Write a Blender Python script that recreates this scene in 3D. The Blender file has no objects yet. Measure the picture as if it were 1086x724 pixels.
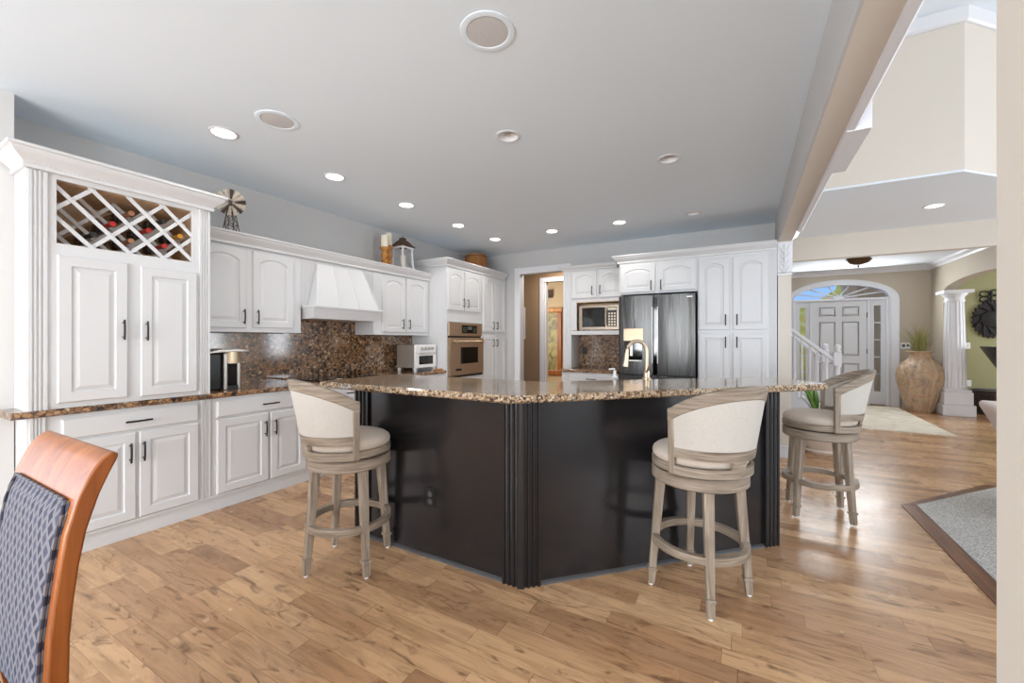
import bpy, bmesh, math, random
from mathutils import Vector, Matrix
R = random.Random(7)
PI = math.pi
sc = bpy.context.scene
C = sc.collection

# ------------------------------------------------------------------ camera, world, lights, exposure
def lin(c):
    c = c / 255.0
    return c / 12.92 if c <= 0.04045 else ((c + 0.055) / 1.055) ** 2.4
def rgb(r, g, b):
    return (lin(r), lin(g), lin(b), 1.0)

TH = math.atan2(246, 438)
cd = bpy.data.cameras.new('camera'); cam = bpy.data.objects.new('camera', cd); C.objects.link(cam)
cam.location = (0, 0, 1.32); cam.rotation_euler = (PI / 2, 0, TH)
cd.sensor_width = 36; cd.lens = 438 / 1086 * 36; cd.shift_y = -1 / 1086; cd.clip_start = 0.05; cd.clip_end = 200
sc.camera = cam
vs = sc.view_settings
vs.view_transform = 'Standard'; vs.look = 'None'; vs.gamma = 1; vs.use_curve_mapping = False
vs.exposure = 0.2
sc.cycles.max_bounces = 12; sc.cycles.diffuse_bounces = 8; sc.cycles.transparent_max_bounces = 16
sc.cycles.sample_clamp_indirect = 8.0

w = bpy.data.worlds.new('sky'); sc.world = w; w.use_nodes = True
bg = w.node_tree.nodes['Background']; bg.inputs[0].default_value = (0.26, 0.48, 0.90, 1); bg.inputs[1].default_value = 1.1

def area(name, loc, direction, sx, sy, power, color=(1, 1, 1)):
    l = bpy.data.lights.new(name, 'AREA'); l.shape = 'RECTANGLE'; l.size = sx; l.size_y = sy
    l.energy = power; l.color = color
    o = bpy.data.objects.new(name, l); C.objects.link(o); o.location = loc
    o.rotation_euler = Vector(direction).to_track_quat('-Z', 'Z').to_euler()
    return o
DAY = (0.93, 0.975, 1.0)
# daylight lamps at the windows behind and beside the camera, with added fill lamps
# (sky light enters level, rising lamps imitate ground bounce, added to brighten the ceiling)
for wx in (-2.6, -0.8):
    area('daylight_and_fill', (wx, -3.54, 1.42), (0, 1, 0.05), 1.3, 1.9, 98, DAY)
    area('ground_bounce_fill', (wx, -3.50, 1.0), (0, 1, 1.1), 1.3, 1.0, 22, DAY)
area('daylight_and_fill', (-5.34, -1.5, 1.42), (1, 0, 0), 1.7, 1.9, 20, DAY)
area('ground_bounce_fill', (-5.30, -1.5, 1.0), (1, 0.4, 1.1), 1.7, 1.0, 8, DAY)
for wx in (1.7, 3.6):
    area('daylight_and_fill', (wx, -3.54, 1.6), (0, 1, 0.05), 1.5, 2.6, 20, DAY)
    area('ground_bounce_fill', (wx, -3.50, 1.0), (0, 1, 1.1), 1.5, 1.2, 42, DAY)
area('daylight_and_fill', (6.42, 1.0, 2.0), (-1, 0, 0), 3.4, 3.0, 32, DAY)
area('ground_bounce_fill', (6.38, 1.0, 1.9), (-1, 0, 0.7), 3.4, 2.8, 165, DAY)
area('daylight_and_fill', (6.42, 6.2, 1.35), (-1, 0, 0.35), 1.5, 1.7, 80, DAY)  # added to brighten hall and far ceiling, at an invented window
area('daylight_and_fill', (6.42, 9.4, 1.6), (-1, 0, 0), 1.6, 1.6, 75, DAY)
area('daylight_and_fill', (-5.0, 8.3, 1.7), (1, 0.1, 0), 1.0, 1.2, 45, DAY)  # added fill for the room beyond the back hall; no window there
area('daylight_and_fill', (1.75, 10.86, 2.36), (0, -1, -0.25), 1.5, 0.2, 36, DAY)
area('hall_fill', (-2.9, 6.7, 2.7), (0, 0, -1), 0.3, 0.3, 14, (1, 0.93, 0.85))  # added to brighten the brown hall wall; has no fixture

# ------------------------------------------------------------------ material helpers
def nd(nt, typ, ins=None, **props):
    n = nt.nodes.new(typ)
    for k, v in props.items(): setattr(n, k, v)
    for k, v in (ins or {}).items():
        s = n.inputs[k]
        if isinstance(v, bpy.types.NodeSocket): nt.links.new(v, s)
        else: s.default_value = v
    return n
def base(name, color=(200, 200, 200), rough=0.5, metal=0.0, spec=0.5, coat=0.0):
    m = bpy.data.materials.new(name); m.use_nodes = True
    b = m.node_tree.nodes['Principled BSDF']
    b.inputs['Base Color'].default_value = rgb(*color); b.inputs['Roughness'].default_value = rough
    b.inputs['Metallic'].default_value = metal; b.inputs['Specular IOR Level'].default_value = spec
    b.inputs['Coat Weight'].default_value = coat; b.inputs['Coat Roughness'].default_value = 0.08
    return m, m.node_tree, b
def math_(nt, op, a, b=0.0):
    n = nd(nt, 'ShaderNodeMath', operation=op)
    for i, v in enumerate((a, b)):
        if isinstance(v, bpy.types.NodeSocket): nt.links.new(v, n.inputs[i])
        else: n.inputs[i].default_value = v
    return n.outputs[0]
def ramp(nt, fac, stops, interp='LINEAR'):
    n = nt.nodes.new('ShaderNodeValToRGB'); n.color_ramp.interpolation = interp
    el = n.color_ramp.elements
    while len(el) < len(stops): el.new(0.5)
    for e, (p, c) in zip(el, stops): e.position = p; e.color = rgb(*c)
    nt.links.new(fac, n.inputs[0]); return n.outputs[0]
def mix(nt, fac, a, b, mode='MIX'):
    n = nd(nt, 'ShaderNodeMix', data_type='RGBA', blend_type=mode)
    for i, v in ((0, fac), (6, a), (7, b)):
        if isinstance(v, bpy.types.NodeSocket): nt.links.new(v, n.inputs[i])
        else: n.inputs[i].default_value = v
    return n.outputs[2]
def coords(nt, scale=(1, 1, 1)):
    tc = nt.nodes.new('ShaderNodeTexCoord'); mp = nd(nt, 'ShaderNodeMapping', {0: tc.outputs['Object']})
    mp.inputs['Scale'].default_value = scale
    return mp.outputs[0]
def noise(nt, vec, scale, detail=3, rough=0.5, dist=0.0):
    return nd(nt, 'ShaderNodeTexNoise', {'Vector': vec, 'Scale': scale, 'Detail': detail, 'Roughness': rough, 'Distortion': dist}).outputs['Fac']
def bump(nt, b, h, strength=0.2, dist=0.01):
    n = nd(nt, 'ShaderNodeBump', {'Height': h, 'Strength': strength, 'Distance': dist}); nt.links.new(n.outputs[0], b.inputs['Normal'])
def paint(name, color, rough=0.55, grain=0.04):
    m, nt, b = base(name, color, rough)
    f = noise(nt, coords(nt), 140, 2)
    bump(nt, b, f, grain, 0.002)
    return m
def wood(name, dark, mid, light, axis=2, rough=0.45, scale=1.0, coat=0.0):
    m, nt, b = base(name, mid, rough, coat=coat)
    s = [34 * scale] * 3; s[axis] = 2.2 * scale
    v = coords(nt, tuple(s)); f = noise(nt, v, 1.0, 5, 0.6, 0.6)
    c = ramp(nt, f, [(0.25, dark), (0.5, mid), (0.75, light)])
    nt.links.new(c, b.inputs['Base Color']); bump(nt, b, f, 0.1, 0.003)
    return m
def granite(name, cell=36.0, stops=None, rough=0.1):
    m, nt, b = base(name, (120, 90, 60), rough, spec=0.7, coat=0.1)
    v = coords(nt)
    nz = nd(nt, 'ShaderNodeTexNoise', {'Vector': v, 'Scale': 30.0, 'Detail': 2.0})
    vd = nd(nt, 'ShaderNodeVectorMath', {0: nz.outputs['Color']}, operation='SCALE'); vd.inputs['Scale'].default_value = 0.014
    va = nd(nt, 'ShaderNodeVectorMath', {0: v, 1: vd.outputs[0]}, operation='ADD').outputs[0]
    vo = nd(nt, 'ShaderNodeTexVoronoi', {'Vector': va, 'Scale': cell}, feature='F1')
    ve = nd(nt, 'ShaderNodeTexVoronoi', {'Vector': va, 'Scale': cell}, feature='DISTANCE_TO_EDGE')
    sep = nd(nt, 'ShaderNodeSeparateColor', {0: vo.outputs['Color']})
    c = ramp(nt, sep.outputs[0], stops or [(0.0, (50, 40, 36)), (0.16, (110, 78, 54)), (0.36, (180, 133, 92)), (0.68, (206, 158, 112)), (0.86, (134, 104, 80)), (1.0, (226, 196, 160))])
    fine = noise(nt, v, 260, 2)
    c = mix(nt, math_(nt, 'MULTIPLY', fine, 0.55), c, rgb(60, 44, 34))
    edge = nd(nt, 'ShaderNodeMapRange', {0: ve.outputs['Distance'], 1: 0.01, 2: 0.13, 3: 0.15, 4: 1.0}).outputs[0]
    c = mix(nt, edge, rgb(40, 33, 31), c)
    nt.links.new(c, b.inputs['Base Color'])
    return m

M = {}
M['white'] = paint('white_cabinet_paint', (211, 211, 212), 0.38)
M['white_trim'] = paint('white_trim_paint', (222, 222, 225), 0.4)
M['ceiling'] = paint('ceiling_paint', (226, 237, 246), 0.85, 0.08)
M['hall_ceiling'] = paint('hall_ceiling_paint', (226, 233, 241), 0.85, 0.08)
M['gray_wall'] = paint('gray_wall_paint', (192, 191, 190), 0.7)
M['pale_wall'] = paint('pale_wall_paint', (206, 205, 203), 0.7)
M['beige'] = paint('beige_wall_paint', (212, 204, 193), 0.7)
M['taupe'] = paint('taupe_wall_paint', (186, 174, 156), 0.7)
M['green'] = paint('olive_wall_paint', (150, 146, 106), 0.75)
M['brown_wall'] = paint('brown_wall_paint', (158, 128, 94), 0.75)
M['tan_wall'] = paint('tan_wall_paint', (200, 172, 132), 0.75)
M['black'] = base('black_metal', (26, 24, 23), 0.4, 0.3)[0]
M['black_plastic'] = base('black_plastic', (18, 18, 19), 0.35)[0]
M['black_glass'] = base('black_glass', (10, 10, 11), 0.06, spec=0.7)[0]
M['granite'] = granite('brown_granite')
M['granite_bar'] = granite('lit_bar_granite', 78, [(0.0, (62, 50, 44)), (0.16, (138, 106, 80)), (0.34, (216, 182, 142)), (0.7, (232, 206, 172)), (0.88, (158, 128, 102)), (1.0, (244, 230, 208))])  # granite colours lightened to imitate pale reflections on the bar top
def steel(name, color, rough=0.24, axis=2, streak=0.12):
    m, nt, b = base(name, color, rough, 1.0)
    s = [60, 60, 60]; s[axis] = 0.8
    f = noise(nt, coords(nt, tuple(s)), 1.0, 3)
    r = nd(nt, 'ShaderNodeMapRange', {0: f, 3: rough - streak * 0.5, 4: rough + streak}).outputs[0]
    nt.links.new(r, b.inputs['Roughness'])
    return m, nt, b
M['steel'] = steel('brushed_steel', (202, 198, 192), 0.38)[0]
M['warm_steel'] = steel('warm_brushed_steel', (196, 170, 144), 0.36, 0)[0]
m, nt, b = steel('dark_fridge_steel', (82, 81, 80), 0.26)
wv = noise(nt, coords(nt, (7, 7, 0.9)), 1.0, 2, 0.5, 0.5); bump(nt, b, wv, 0.25, 0.03); M['fridge'] = m
M['nickel'] = steel('brushed_nickel', (206, 188, 162), 0.38)[0]
M['micro_steel'] = steel('microwave_steel', (168, 154, 138), 0.3, 0)[0]
M['white_enamel'] = base('white_enamel', (236, 236, 236), 0.2)[0]
# black island paint
m, nt, b = base('black_island_paint', (30, 28, 30), 0.2, spec=0.55)
f = noise(nt, coords(nt), 4.0, 3, 0.6)
nt.links.new(nd(nt, 'ShaderNodeMapRange', {0: f, 3: 0.14, 4: 0.3}).outputs[0], b.inputs['Roughness'])
bump(nt, b, noise(nt, coords(nt), 9, 2), 0.05, 0.02); M['island'] = m
M['kick'] = base('grey_floor_bead', (74, 73, 74), 0.5)[0]
# floor planks along X
def plank_floor(name, stops, wid=0.105, length=0.85, rough=0.24):
    m, nt, b = base(name, (170, 120, 80), rough, spec=0.5)
    tc = nt.nodes.new('ShaderNodeTexCoord'); sp = nd(nt, 'ShaderNodeSeparateXYZ', {0: tc.outputs['Object']})
    yy = math_(nt, 'DIVIDE', sp.outputs[1], wid); row = math_(nt, 'FLOOR', yy); fy = math_(nt, 'FRACT', yy)
    wn = nd(nt, 'ShaderNodeTexWhiteNoise', {'W': row}, noise_dimensions='1D').outputs['Value']
    ln = math_(nt, 'ADD', math_(nt, 'MULTIPLY', wn, 0.6), 0.55)
    xx = math_(nt, 'ADD', math_(nt, 'DIVIDE', sp.outputs[0], math_(nt, 'MULTIPLY', ln, length)), math_(nt, 'MULTIPLY', wn, 7.3))
    col = math_(nt, 'FLOOR', xx); fx = math_(nt, 'FRACT', xx)
    cb = nd(nt, 'ShaderNodeCombineXYZ', {0: row, 1: col, 2: 0.0})
    idn = nd(nt, 'ShaderNodeTexWhiteNoise', {'Vector': cb.outputs[0]}, noise_dimensions='3D')
    val = idn.outputs['Value']
    c = ramp(nt, val, stops)
    off = nd(nt, 'ShaderNodeVectorMath', {0: idn.outputs['Color']}, operation='SCALE'); off.inputs['Scale'].default_value = 9.0
    pv = nd(nt, 'ShaderNodeVectorMath', {0: tc.outputs['Object'], 1: off.outputs[0]}, operation='ADD').outputs[0]
    mp = nd(nt, 'ShaderNodeMapping', {0: pv}); mp.inputs['Scale'].default_value = (3.0, 26, 26)
    g = noise(nt, mp.outputs[0], 1.0, 5, 0.62, 0.8)
    c = mix(nt, math_(nt, 'MULTIPLY', nd(nt, 'ShaderNodeMapRange', {0: g, 1: 0.42, 2: 0.75}).outputs[0], 0.55), c, rgb(104, 68, 42))
    mp2 = nd(nt, 'ShaderNodeMapping', {0: pv}); mp2.inputs['Scale'].default_value = (4.5, 15, 15)
    k = noise(nt, mp2.outputs[0], 1.0, 3, 0.55, 1.6)
    c = mix(nt, math_(nt, 'MULTIPLY', nd(nt, 'ShaderNodeMapRange', {0: k, 1: 0.57, 2: 0.72}).outputs[0], 0.7), c, rgb(84, 54, 34))
    e1 = math_(nt, 'LESS_THAN', fy, 0.02); e2 = math_(nt, 'LESS_THAN', fx, 0.004)
    seam = math_(nt, 'MAXIMUM', e1, e2)
    c = mix(nt, math_(nt, 'MULTIPLY', seam, 0.5), c, rgb(70, 46, 30))
    nt.links.new(c, b.inputs['Base Color'])
    rr = nd(nt, 'ShaderNodeMapRange', {0: noise(nt, tc.outputs['Object'], 3.0, 3), 3: rough - 0.05, 4: rough + 0.10}).outputs[0]
    nt.links.new(rr, b.inputs['Roughness'])
    h = math_(nt, 'SUBTRACT', math_(nt, 'MULTIPLY', k, 0.6), seam)
    bump(nt, b, h, 0.12, 0.004)
    return m
M['floor'] = plank_floor('maple_plank_floor', [(0.0, (158, 119, 88)), (0.3, (192, 151, 112)), (0.6, (207, 166, 125)), (0.85, (174, 131, 95)), (1.0, (224, 185, 142))])
M['border'] = wood('dark_border_wood', (70, 42, 26), (104, 64, 40), (138, 90, 56), 1, 0.3)
def fabric(name, c1, c2, scale=420, rough=0.9, bumpv=0.3):
    m, nt, b = base(name, c1, rough, spec=0.15)
    f = noise(nt, coords(nt), scale, 2)
    c = ramp(nt, f, [(0.35, c2), (0.65, c1)]); nt.links.new(c, b.inputs['Base Color'])
    bump(nt, b, f, bumpv, 0.003)
    b.inputs['Sheen Weight'].default_value = 0.15
    return m
M['carpet'] = fabric('grey_carpet', (196, 192, 186), (134, 131, 127), 110, 1.0, 0.8)
M['linen'] = fabric('cream_linen', (200, 194, 186), (176, 168, 159))
M['tan_linen'] = fabric('beige_seat_linen', (204, 190, 176), (182, 167, 152))
M['mauve'] = fabric('mauve_upholstery', (214, 200, 194), (196, 182, 176))
M['leather'] = base('black_leather', (32, 28, 27), 0.4)[0]
M['brown_fabric'] = fabric('dark_brown_fabric', (72, 56, 48), (50, 40, 36), 60)
M['graywash'] = wood('graywashed_wood', (100, 86, 72), (140, 125, 109), (174, 160, 144), 2, 0.5, 1.4)
def rail_wood(name, dark, mid, light):
    m, nt, b = base(name, mid, 0.5)
    f = noise(nt, coords(nt, (5, 5, 90)), 1.0, 5, 0.6, 0.5)
    nt.links.new(ramp(nt, f, [(0.28, dark), (0.5, mid), (0.72, light)]), b.inputs['Base Color']); bump(nt, b, f, 0.1, 0.003)
    return m
M['graywash_rail'] = rail_wood('graywashed_rail_wood', (102, 88, 74), (140, 125, 109), (170, 156, 140))
M['cherry'] = wood('cherry_wood', (112, 56, 18), (152, 84, 32), (178, 108, 48), 2, 0.36, 0.6, 0.1)
M['gold_wood'] = wood('golden_wood', (132, 80, 28), (190, 126, 58), (216, 158, 88), 2, 0.4)
M['maple'] = wood('maple_interior', (206, 170, 132), (226, 194, 158), (238, 212, 182), 1, 0.5)
M['wicker'] = wood('brown_wicker', (92, 54, 22), (160, 102, 50), (190, 132, 70), 2, 0.7, 2.2)
M['rust'] = wood('rusted_iron', (50, 36, 28), (86, 62, 48), (122, 92, 70), 2, 0.7)
M['bronze'] = base('aged_bronze', (92, 68, 44), 0.4, 0.7)[0]
M['cream_tin'] = base('cream_tin', (222, 206, 184), 0.5)[0]
M['wax'] = base('cream_wax', (240, 230, 210), 0.5)[0]
M['iron'] = base('dark_iron', (26, 21, 18), 0.6, 0.2)[0]
M['leaf'] = wood('green_leaf', (64, 96, 38), (104, 142, 62), (150, 180, 92), 2, 0.5)
M['grass'] = wood('dried_grass', (104, 108, 58), (146, 146, 88), (186, 168, 116), 2, 0.7)
M['plume'] = wood('dry_plume', (120, 88, 64), (160, 124, 92), (190, 160, 124), 2, 0.8)
M['bottle'] = base('dark_bottle_glass', (48, 38, 30), 0.1, spec=0.6)[0]
M['foil_red'] = base('red_foil', (176, 40, 34), 0.35, 0.3)[0]
M['foil_gold'] = base('gold_foil', (214, 148, 44), 0.35, 0.4)[0]
M['foil_tan'] = base('tan_foil', (160, 110, 78), 0.4, 0.2)[0]
M['foil_black'] = base('black_foil', (40, 32, 30), 0.4, 0.2)[0]
M['label_paper'] = base('wine_label', (196, 178, 140), 0.7)[0]
def glass(name, tint=(255, 255, 255), alpha=0.12):
    m = bpy.data.materials.new(name); m.use_nodes = True; nt = m.node_tree; nt.nodes.clear()
    o = nt.nodes.new('ShaderNodeOutputMaterial'); t = nt.nodes.new('ShaderNodeBsdfTransparent'); g = nt.nodes.new('ShaderNodeBsdfGlossy')
    t.inputs[0].default_value = rgb(*tint); g.inputs['Roughness'].default_value = 0.02
    mx = nt.nodes.new('ShaderNodeMixShader'); mx.inputs[0].default_value = 0.05; nt.links.new(t.outputs[0], mx.inputs[1]); nt.links.new(g.outputs[0], mx.inputs[2]); nt.links.new(mx.outputs[0], o.inputs[0])
    return m
M['glass'] = glass('window_glass')
def emit(name, color, strength):
    m, nt, b = base(name, color, 0.5)
    b.inputs['Emission Color'].default_value = rgb(*color); b.inputs['Emission Strength'].default_value = strength
    return m
M['lamp_on'] = emit('lit_lamp', (255, 250, 240), 9.0)
M['lamp_off'] = base('unlit_bulb', (176, 176, 176), 0.5)[0]
M['speaker'] = fabric('speaker_grille', (204, 204, 204), (188, 188, 188), 300, 0.8, 0.2)
M['display'] = emit('oven_display', (70, 78, 74), 0.15)
# diamond upholstery (chair back, in its own XZ)
m, nt, b = base('diamond_navy_fabric', (80, 84, 108), 0.75, spec=0.25)
tc = nt.nodes.new('ShaderNodeTexCoord'); sp = nd(nt, 'ShaderNodeSeparateXYZ', {0: tc.outputs['Object']})
ux = math_(nt, 'DIVIDE', sp.outputs[0], 0.034); uz = math_(nt, 'DIVIDE', sp.outputs[2], 0.051)
a1 = math_(nt, 'ABSOLUTE', math_(nt, 'SUBTRACT', math_(nt, 'FRACT', math_(nt, 'ADD', ux, uz)), 0.5))
a2 = math_(nt, 'ABSOLUTE', math_(nt, 'SUBTRACT', math_(nt, 'FRACT', math_(nt, 'SUBTRACT', ux, uz)), 0.5))
lines = math_(nt, 'GREATER_THAN', math_(nt, 'MAXIMUM', a1, a2), 0.34)
lr = math_(nt, 'FLOOR', math_(nt, 'ADD', ux, uz)); alt = math_(nt, 'ABSOLUTE', math_(nt, 'MODULO', lr, 2.0))
dc = mix(nt, alt, rgb(56, 56, 70), rgb(72, 73, 90))
c = mix(nt, lines, dc, rgb(114, 112, 118)); nt.links.new(c, b.inputs['Base Color'])
bump(nt, b, lines, 0.2, 0.002); M['diamond'] = m
# vase stone
m, nt, b = base('carved_sandstone', (196, 156, 116), 0.5)
f = noise(nt, coords(nt), 5.0, 4, 0.6, 1.4)
nt.links.new(ramp(nt, f, [(0.3, (140, 124, 110)), (0.48, (190, 162, 132)), (0.6, (174, 142, 110)), (0.75, (206, 186, 160))]), b.inputs['Base Color'])
wvn = nd(nt, 'ShaderNodeTexWave', {'Vector': coords(nt, (3, 3, 2)), 'Scale': 1.2, 'Distortion': 9.0, 'Detail': 1.5}); bump(nt, b, wvn.outputs['Fac'], 0.6, 0.02); M['vase'] = m
m, nt, b = base('pale_stone_pot', (218, 204, 190), 0.7); bump(nt, b, noise(nt, coords(nt), 30, 3), 0.3, 0.01); M['pot'] = m
m, nt, b = base('cream_rug', (222, 214, 200), 0.95, spec=0.1)
f = noise(nt, coords(nt, (3, 9, 1)), 1.2, 4, 0.6, 0.6); nt.links.new(ramp(nt, f, [(0.3, (190, 178, 160)), (0.5, (218, 208, 190)), (0.7, (232, 224, 208))]), b.inputs['Base Color']); M['rug'] = m
m, nt, b = base('stacked_stone', (132, 110, 90), 0.9)
br = nd(nt, 'ShaderNodeTexBrick', {'Vector': coords(nt), 'Color1': rgb(250, 206, 160), 'Color2': rgb(214, 168, 124), 'Mortar': rgb(226, 184, 142), 'Scale': 4.0, 'Mortar Size': 0.02})
nt.links.new(br.outputs[0], b.inputs['Base Color']); M['stone'] = m
m, nt, b = base('yellow_foliage', (214, 180, 70), 0.8)
nt.links.new(ramp(nt, noise(nt, coords(nt), 3.0, 4), [(0.3, (240, 186, 60)), (0.55, (255, 212, 84)), (0.75, (255, 240, 170))]), b.inputs['Base Color']); M['foliage'] = m
m, nt, b = base('abstract_painting', (160, 150, 90), 0.5)
f = noise(nt, coords(nt, (2, 2, 1.4)), 2.2, 4, 0.6, 1.2)
nt.links.new(ramp(nt, f, [(0.3, (96, 44, 36)), (0.45, (120, 112, 66)), (0.6, (176, 152, 84)), (0.75, (84, 104, 70))]), b.inputs['Base Color']); M['painting'] = m
m, nt, b = base('blue_print', (150, 170, 200), 0.4)
nt.links.new(ramp(nt, noise(nt, coords(nt), 9, 3), [(0.35, (120, 140, 176)), (0.65, (206, 214, 226))]), b.inputs['Base Color']); M['print'] = m

# ------------------------------------------------------------------ mesh helpers
class MB:
    def __init__(s, off=(0, 0, 0)): s.v = []; s.f = []; s.off = off
    def add(s, vs_, fs):
        n = len(s.v); o = s.off
        s.v += [(p[0] - o[0], p[1] - o[1], p[2] - o[2]) for p in vs_]; s.f += [tuple(i + n for i in f) for f in fs]
    def box(s, x0, x1, y0, y1, z0, z1):
        s.add([(x0, y0, z0), (x1, y0, z0), (x1, y1, z0), (x0, y1, z0), (x0, y0, z1), (x1, y0, z1), (x1, y1, z1), (x0, y1, z1)],
              [(0, 3, 2, 1), (4, 5, 6, 7), (0, 1, 5, 4), (1, 2, 6, 5), (2, 3, 7, 6), (3, 0, 4, 7)])
    def hexa(s, a, b):   # two quads of 4 points
        s.add(list(a) + list(b), [(0, 3, 2, 1), (4, 5, 6, 7), (0, 1, 5, 4), (1, 2, 6, 5), (2, 3, 7, 6), (3, 0, 4, 7)])
    def prism(s, poly, t0, t1, axis='z'):
        mp = {'z': lambda u, v, t: (u, v, t), 'y': lambda u, v, t: (u, t, v), 'x': lambda u, v, t: (t, u, v)}[axis]
        n = len(poly); s.add([mp(u, v, t0) for u, v in poly] + [mp(u, v, t1) for u, v in poly],
              [tuple(range(n))[::-1], tuple(range(n, 2 * n))] + [(i, (i + 1) % n, n + (i + 1) % n, n + i) for i in range(n)])
    def loops(s, ls, cap0=True, cap1=True, closed=True):
        n = len(ls[0]); vs_ = [p for l in ls for p in l]; fs = []
        m_ = n if closed else n - 1
        for k in range(len(ls) - 1):
            for i in range(m_): fs.append((k * n + i, k * n + (i + 1) % n, (k + 1) * n + (i + 1) % n, (k + 1) * n + i))
        if cap0: fs.append(tuple(range(n))[::-1])
        if cap1: fs.append(tuple(range((len(ls) - 1) * n, len(ls) * n)))
        s.add(vs_, fs)
    def lathe(s, prof, c=(0, 0, 0), seg=32, axis='z', a0=0.0, ring=False):
        ls = []
        for r, z in prof:
            l = []
            for i in range(seg):
                a = a0 + 2 * PI * i / seg; x, y = max(r, 1e-4) * math.cos(a), max(r, 1e-4) * math.sin(a)
                l.append((c[0] + x, c[1] + y, c[2] + z) if axis == 'z' else ((c[0] + z, c[1] + x, c[2] + y) if axis == 'x' else (c[0] + x, c[1] + z, c[2] + y)))
            ls.append(l)
        ring = ring or prof[0] == prof[-1]
        s.loops(ls, not ring, not ring)
    def tube(s, pts, r, seg=8, r1=None):
        ls = []; n = len(pts)
        for i, p in enumerate(pts):
            p = Vector(p); d = (Vector(pts[min(i + 1, n - 1)]) - Vector(pts[max(i - 1, 0)])).normalized()
            up = Vector((0, 0, 1)) if abs(d.z) < 0.95 else Vector((1, 0, 0))
            a = d.cross(up).normalized(); b_ = a.cross(d)
            rr = r if r1 is None else r + (r1 - r) * i / (n - 1)
            ls.append([tuple(p + a * rr * math.cos(2 * PI * k / seg) + b_ * rr * math.sin(2 * PI * k / seg)) for k in range(seg)])
        s.loops(ls)
    def sweep(s, prof, path, closed=False):   # prof (out, z); path xy, outward = right of travel
        ls = []; n = len(path)
        for i in range(n):
            p = Vector(path[i])
            d0 = (p - Vector(path[i - 1])).normalized() if (i > 0 or closed) else None
            d1 = (Vector(path[(i + 1) % n]) - p).normalized() if (i < n - 1 or closed) else None
            d0 = d0 or d1; d1 = d1 or d0
            n0 = Vector((d0.y, -d0.x)); n1 = Vector((d1.y, -d1.x)); mv = (n0 + n1).normalized(); k = 1 / max(mv.dot(n0), 0.3)
            ls.append([(p.x + mv.x * o * k, p.y + mv.y * o * k, z) for o, z in prof])
        if closed: ls.append(ls[0])
        s.loops(ls, not closed, not closed)
    def build(s, name, mat, parent=None, smooth=None, bevel=0, origin=None, seg=2):
        me = bpy.data.meshes.new(name)
        o0 = origin or (0, 0, 0)
        me.from_pydata([(v[0] - o0[0], v[1] - o0[1], v[2] - o0[2]) for v in s.v], [], s.f)
        bm = bmesh.new(); bm.from_mesh(me); bmesh.ops.recalc_face_normals(bm, faces=bm.faces); bm.to_mesh(me); bm.free()
        me.materials.append(M[mat] if isinstance(mat, str) else mat)
        if smooth:
            for p in me.polygons: p.use_smooth = True
            me.set_sharp_from_angle(angle=math.radians(smooth))
        o = bpy.data.objects.new(name, me); C.objects.link(o); o.location = o0
        if parent is not None: o.parent = parent
        if bevel:
            md = o.modifiers.new('bevel', 'BEVEL'); md.width = bevel; md.segments = seg; md.limit_method = 'ANGLE'; md.angle_limit = math.radians(40)
        return o

def tag(o, label, cat, group=None):
    o['label'] = label; o['category'] = cat
    if group: o['group'] = group
    return o
def thing(name, label, cat, loc=(0, 0, 0), rz=0.0, group=None):
    o = bpy.data.objects.new(name, None); o.empty_display_size = 0.1; C.objects.link(o)
    o.location = loc; o.rotation_euler = (0, 0, rz)
    return tag(o, label, cat, group)
def struct(o):
    o['kind'] = 'structure'; return o
def box_struct(name, mat, *bs, bevel=0, parent=None):
    mb = MB()
    for b_ in bs: mb.box(*b_)
    o = mb.build(name, mat, parent, bevel=bevel)
    return o if parent else struct(o)

# cabinet frames: 'L' = left wall (x = world Y, y = -(X+4.18)), 'B' = back wall (x = world X, y = Y-6.1)
WX, WY = -4.18, 6.1
def froot(fr, name, label, cat, x0, z0, group=None):
    if fr == 'L': o = thing(name, label, cat, (WX, x0, z0), PI / 2, group)
    else: o = thing(name, label, cat, (x0, WY, z0), 0, group)
    return o, (x0, 0, z0)

def panel_loops(x0, x1, z0, z1, yf, spec, arch, stile):
    N = 12; ls = []
    for i, t in spec:
        xl, xr, zb = x0 + i, x1 - i, z0 + i; mid = (xl + xr) / 2; half = (xr - xl) / 2
        rise = min(0.046, 0.14 * (x1 - x0)) if (arch and i >= stile * 0.9) else 0.0
        l = [(xl, yf - t, zb), (xr, yf - t, zb)]
        for k in range(N + 1):
            u = 1 - 2 * k / N
            l.append((mid + u * half, yf - t, z1 - i - rise * abs(u) ** 2.2))
        ls.append(l)
    return ls
def add_door(mb, x0, x1, z0, z1, yf, arch=False, stile=0.058):
    st = min(stile, (x1 - x0) * 0.19)
    mb.loops(panel_loops(x0, x1, z0, z1, yf, [(0, 0.0), (0, 0.015), (0.005, 0.02), (st, 0.02), (st + 0.005, 0.011), (st + 0.013, 0.011), (st + 0.036, 0.018)], arch, st))
def add_slab(mb, x0, x1, z0, z1, yf):
    mb.loops(panel_loops(x0, x1, z0, z1, yf, [(0, 0.0), (0, 0.014), (0.008, 0.02)], False, 1))
def add_pull(mb, xc, zc, yf, vert=True, L=0.13):
    h = L / 2; pts = []
    for k in range(7):
        u = -1 + 2 * k / 6; out = 0.028 + 0.006 * (1 - u * u)
        pts.append((xc, yf - out, zc + u * h) if vert else (xc + u * h, yf - out, zc))
    mb.tube(pts, 0.0062, 8)
    for u in (-0.72, 0.72):
        p = (xc, yf, zc + u * h) if vert else (xc + u * h, yf, zc)
        mb.tube([p, (p[0], yf - 0.031, p[2])], 0.0045, 6)
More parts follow.
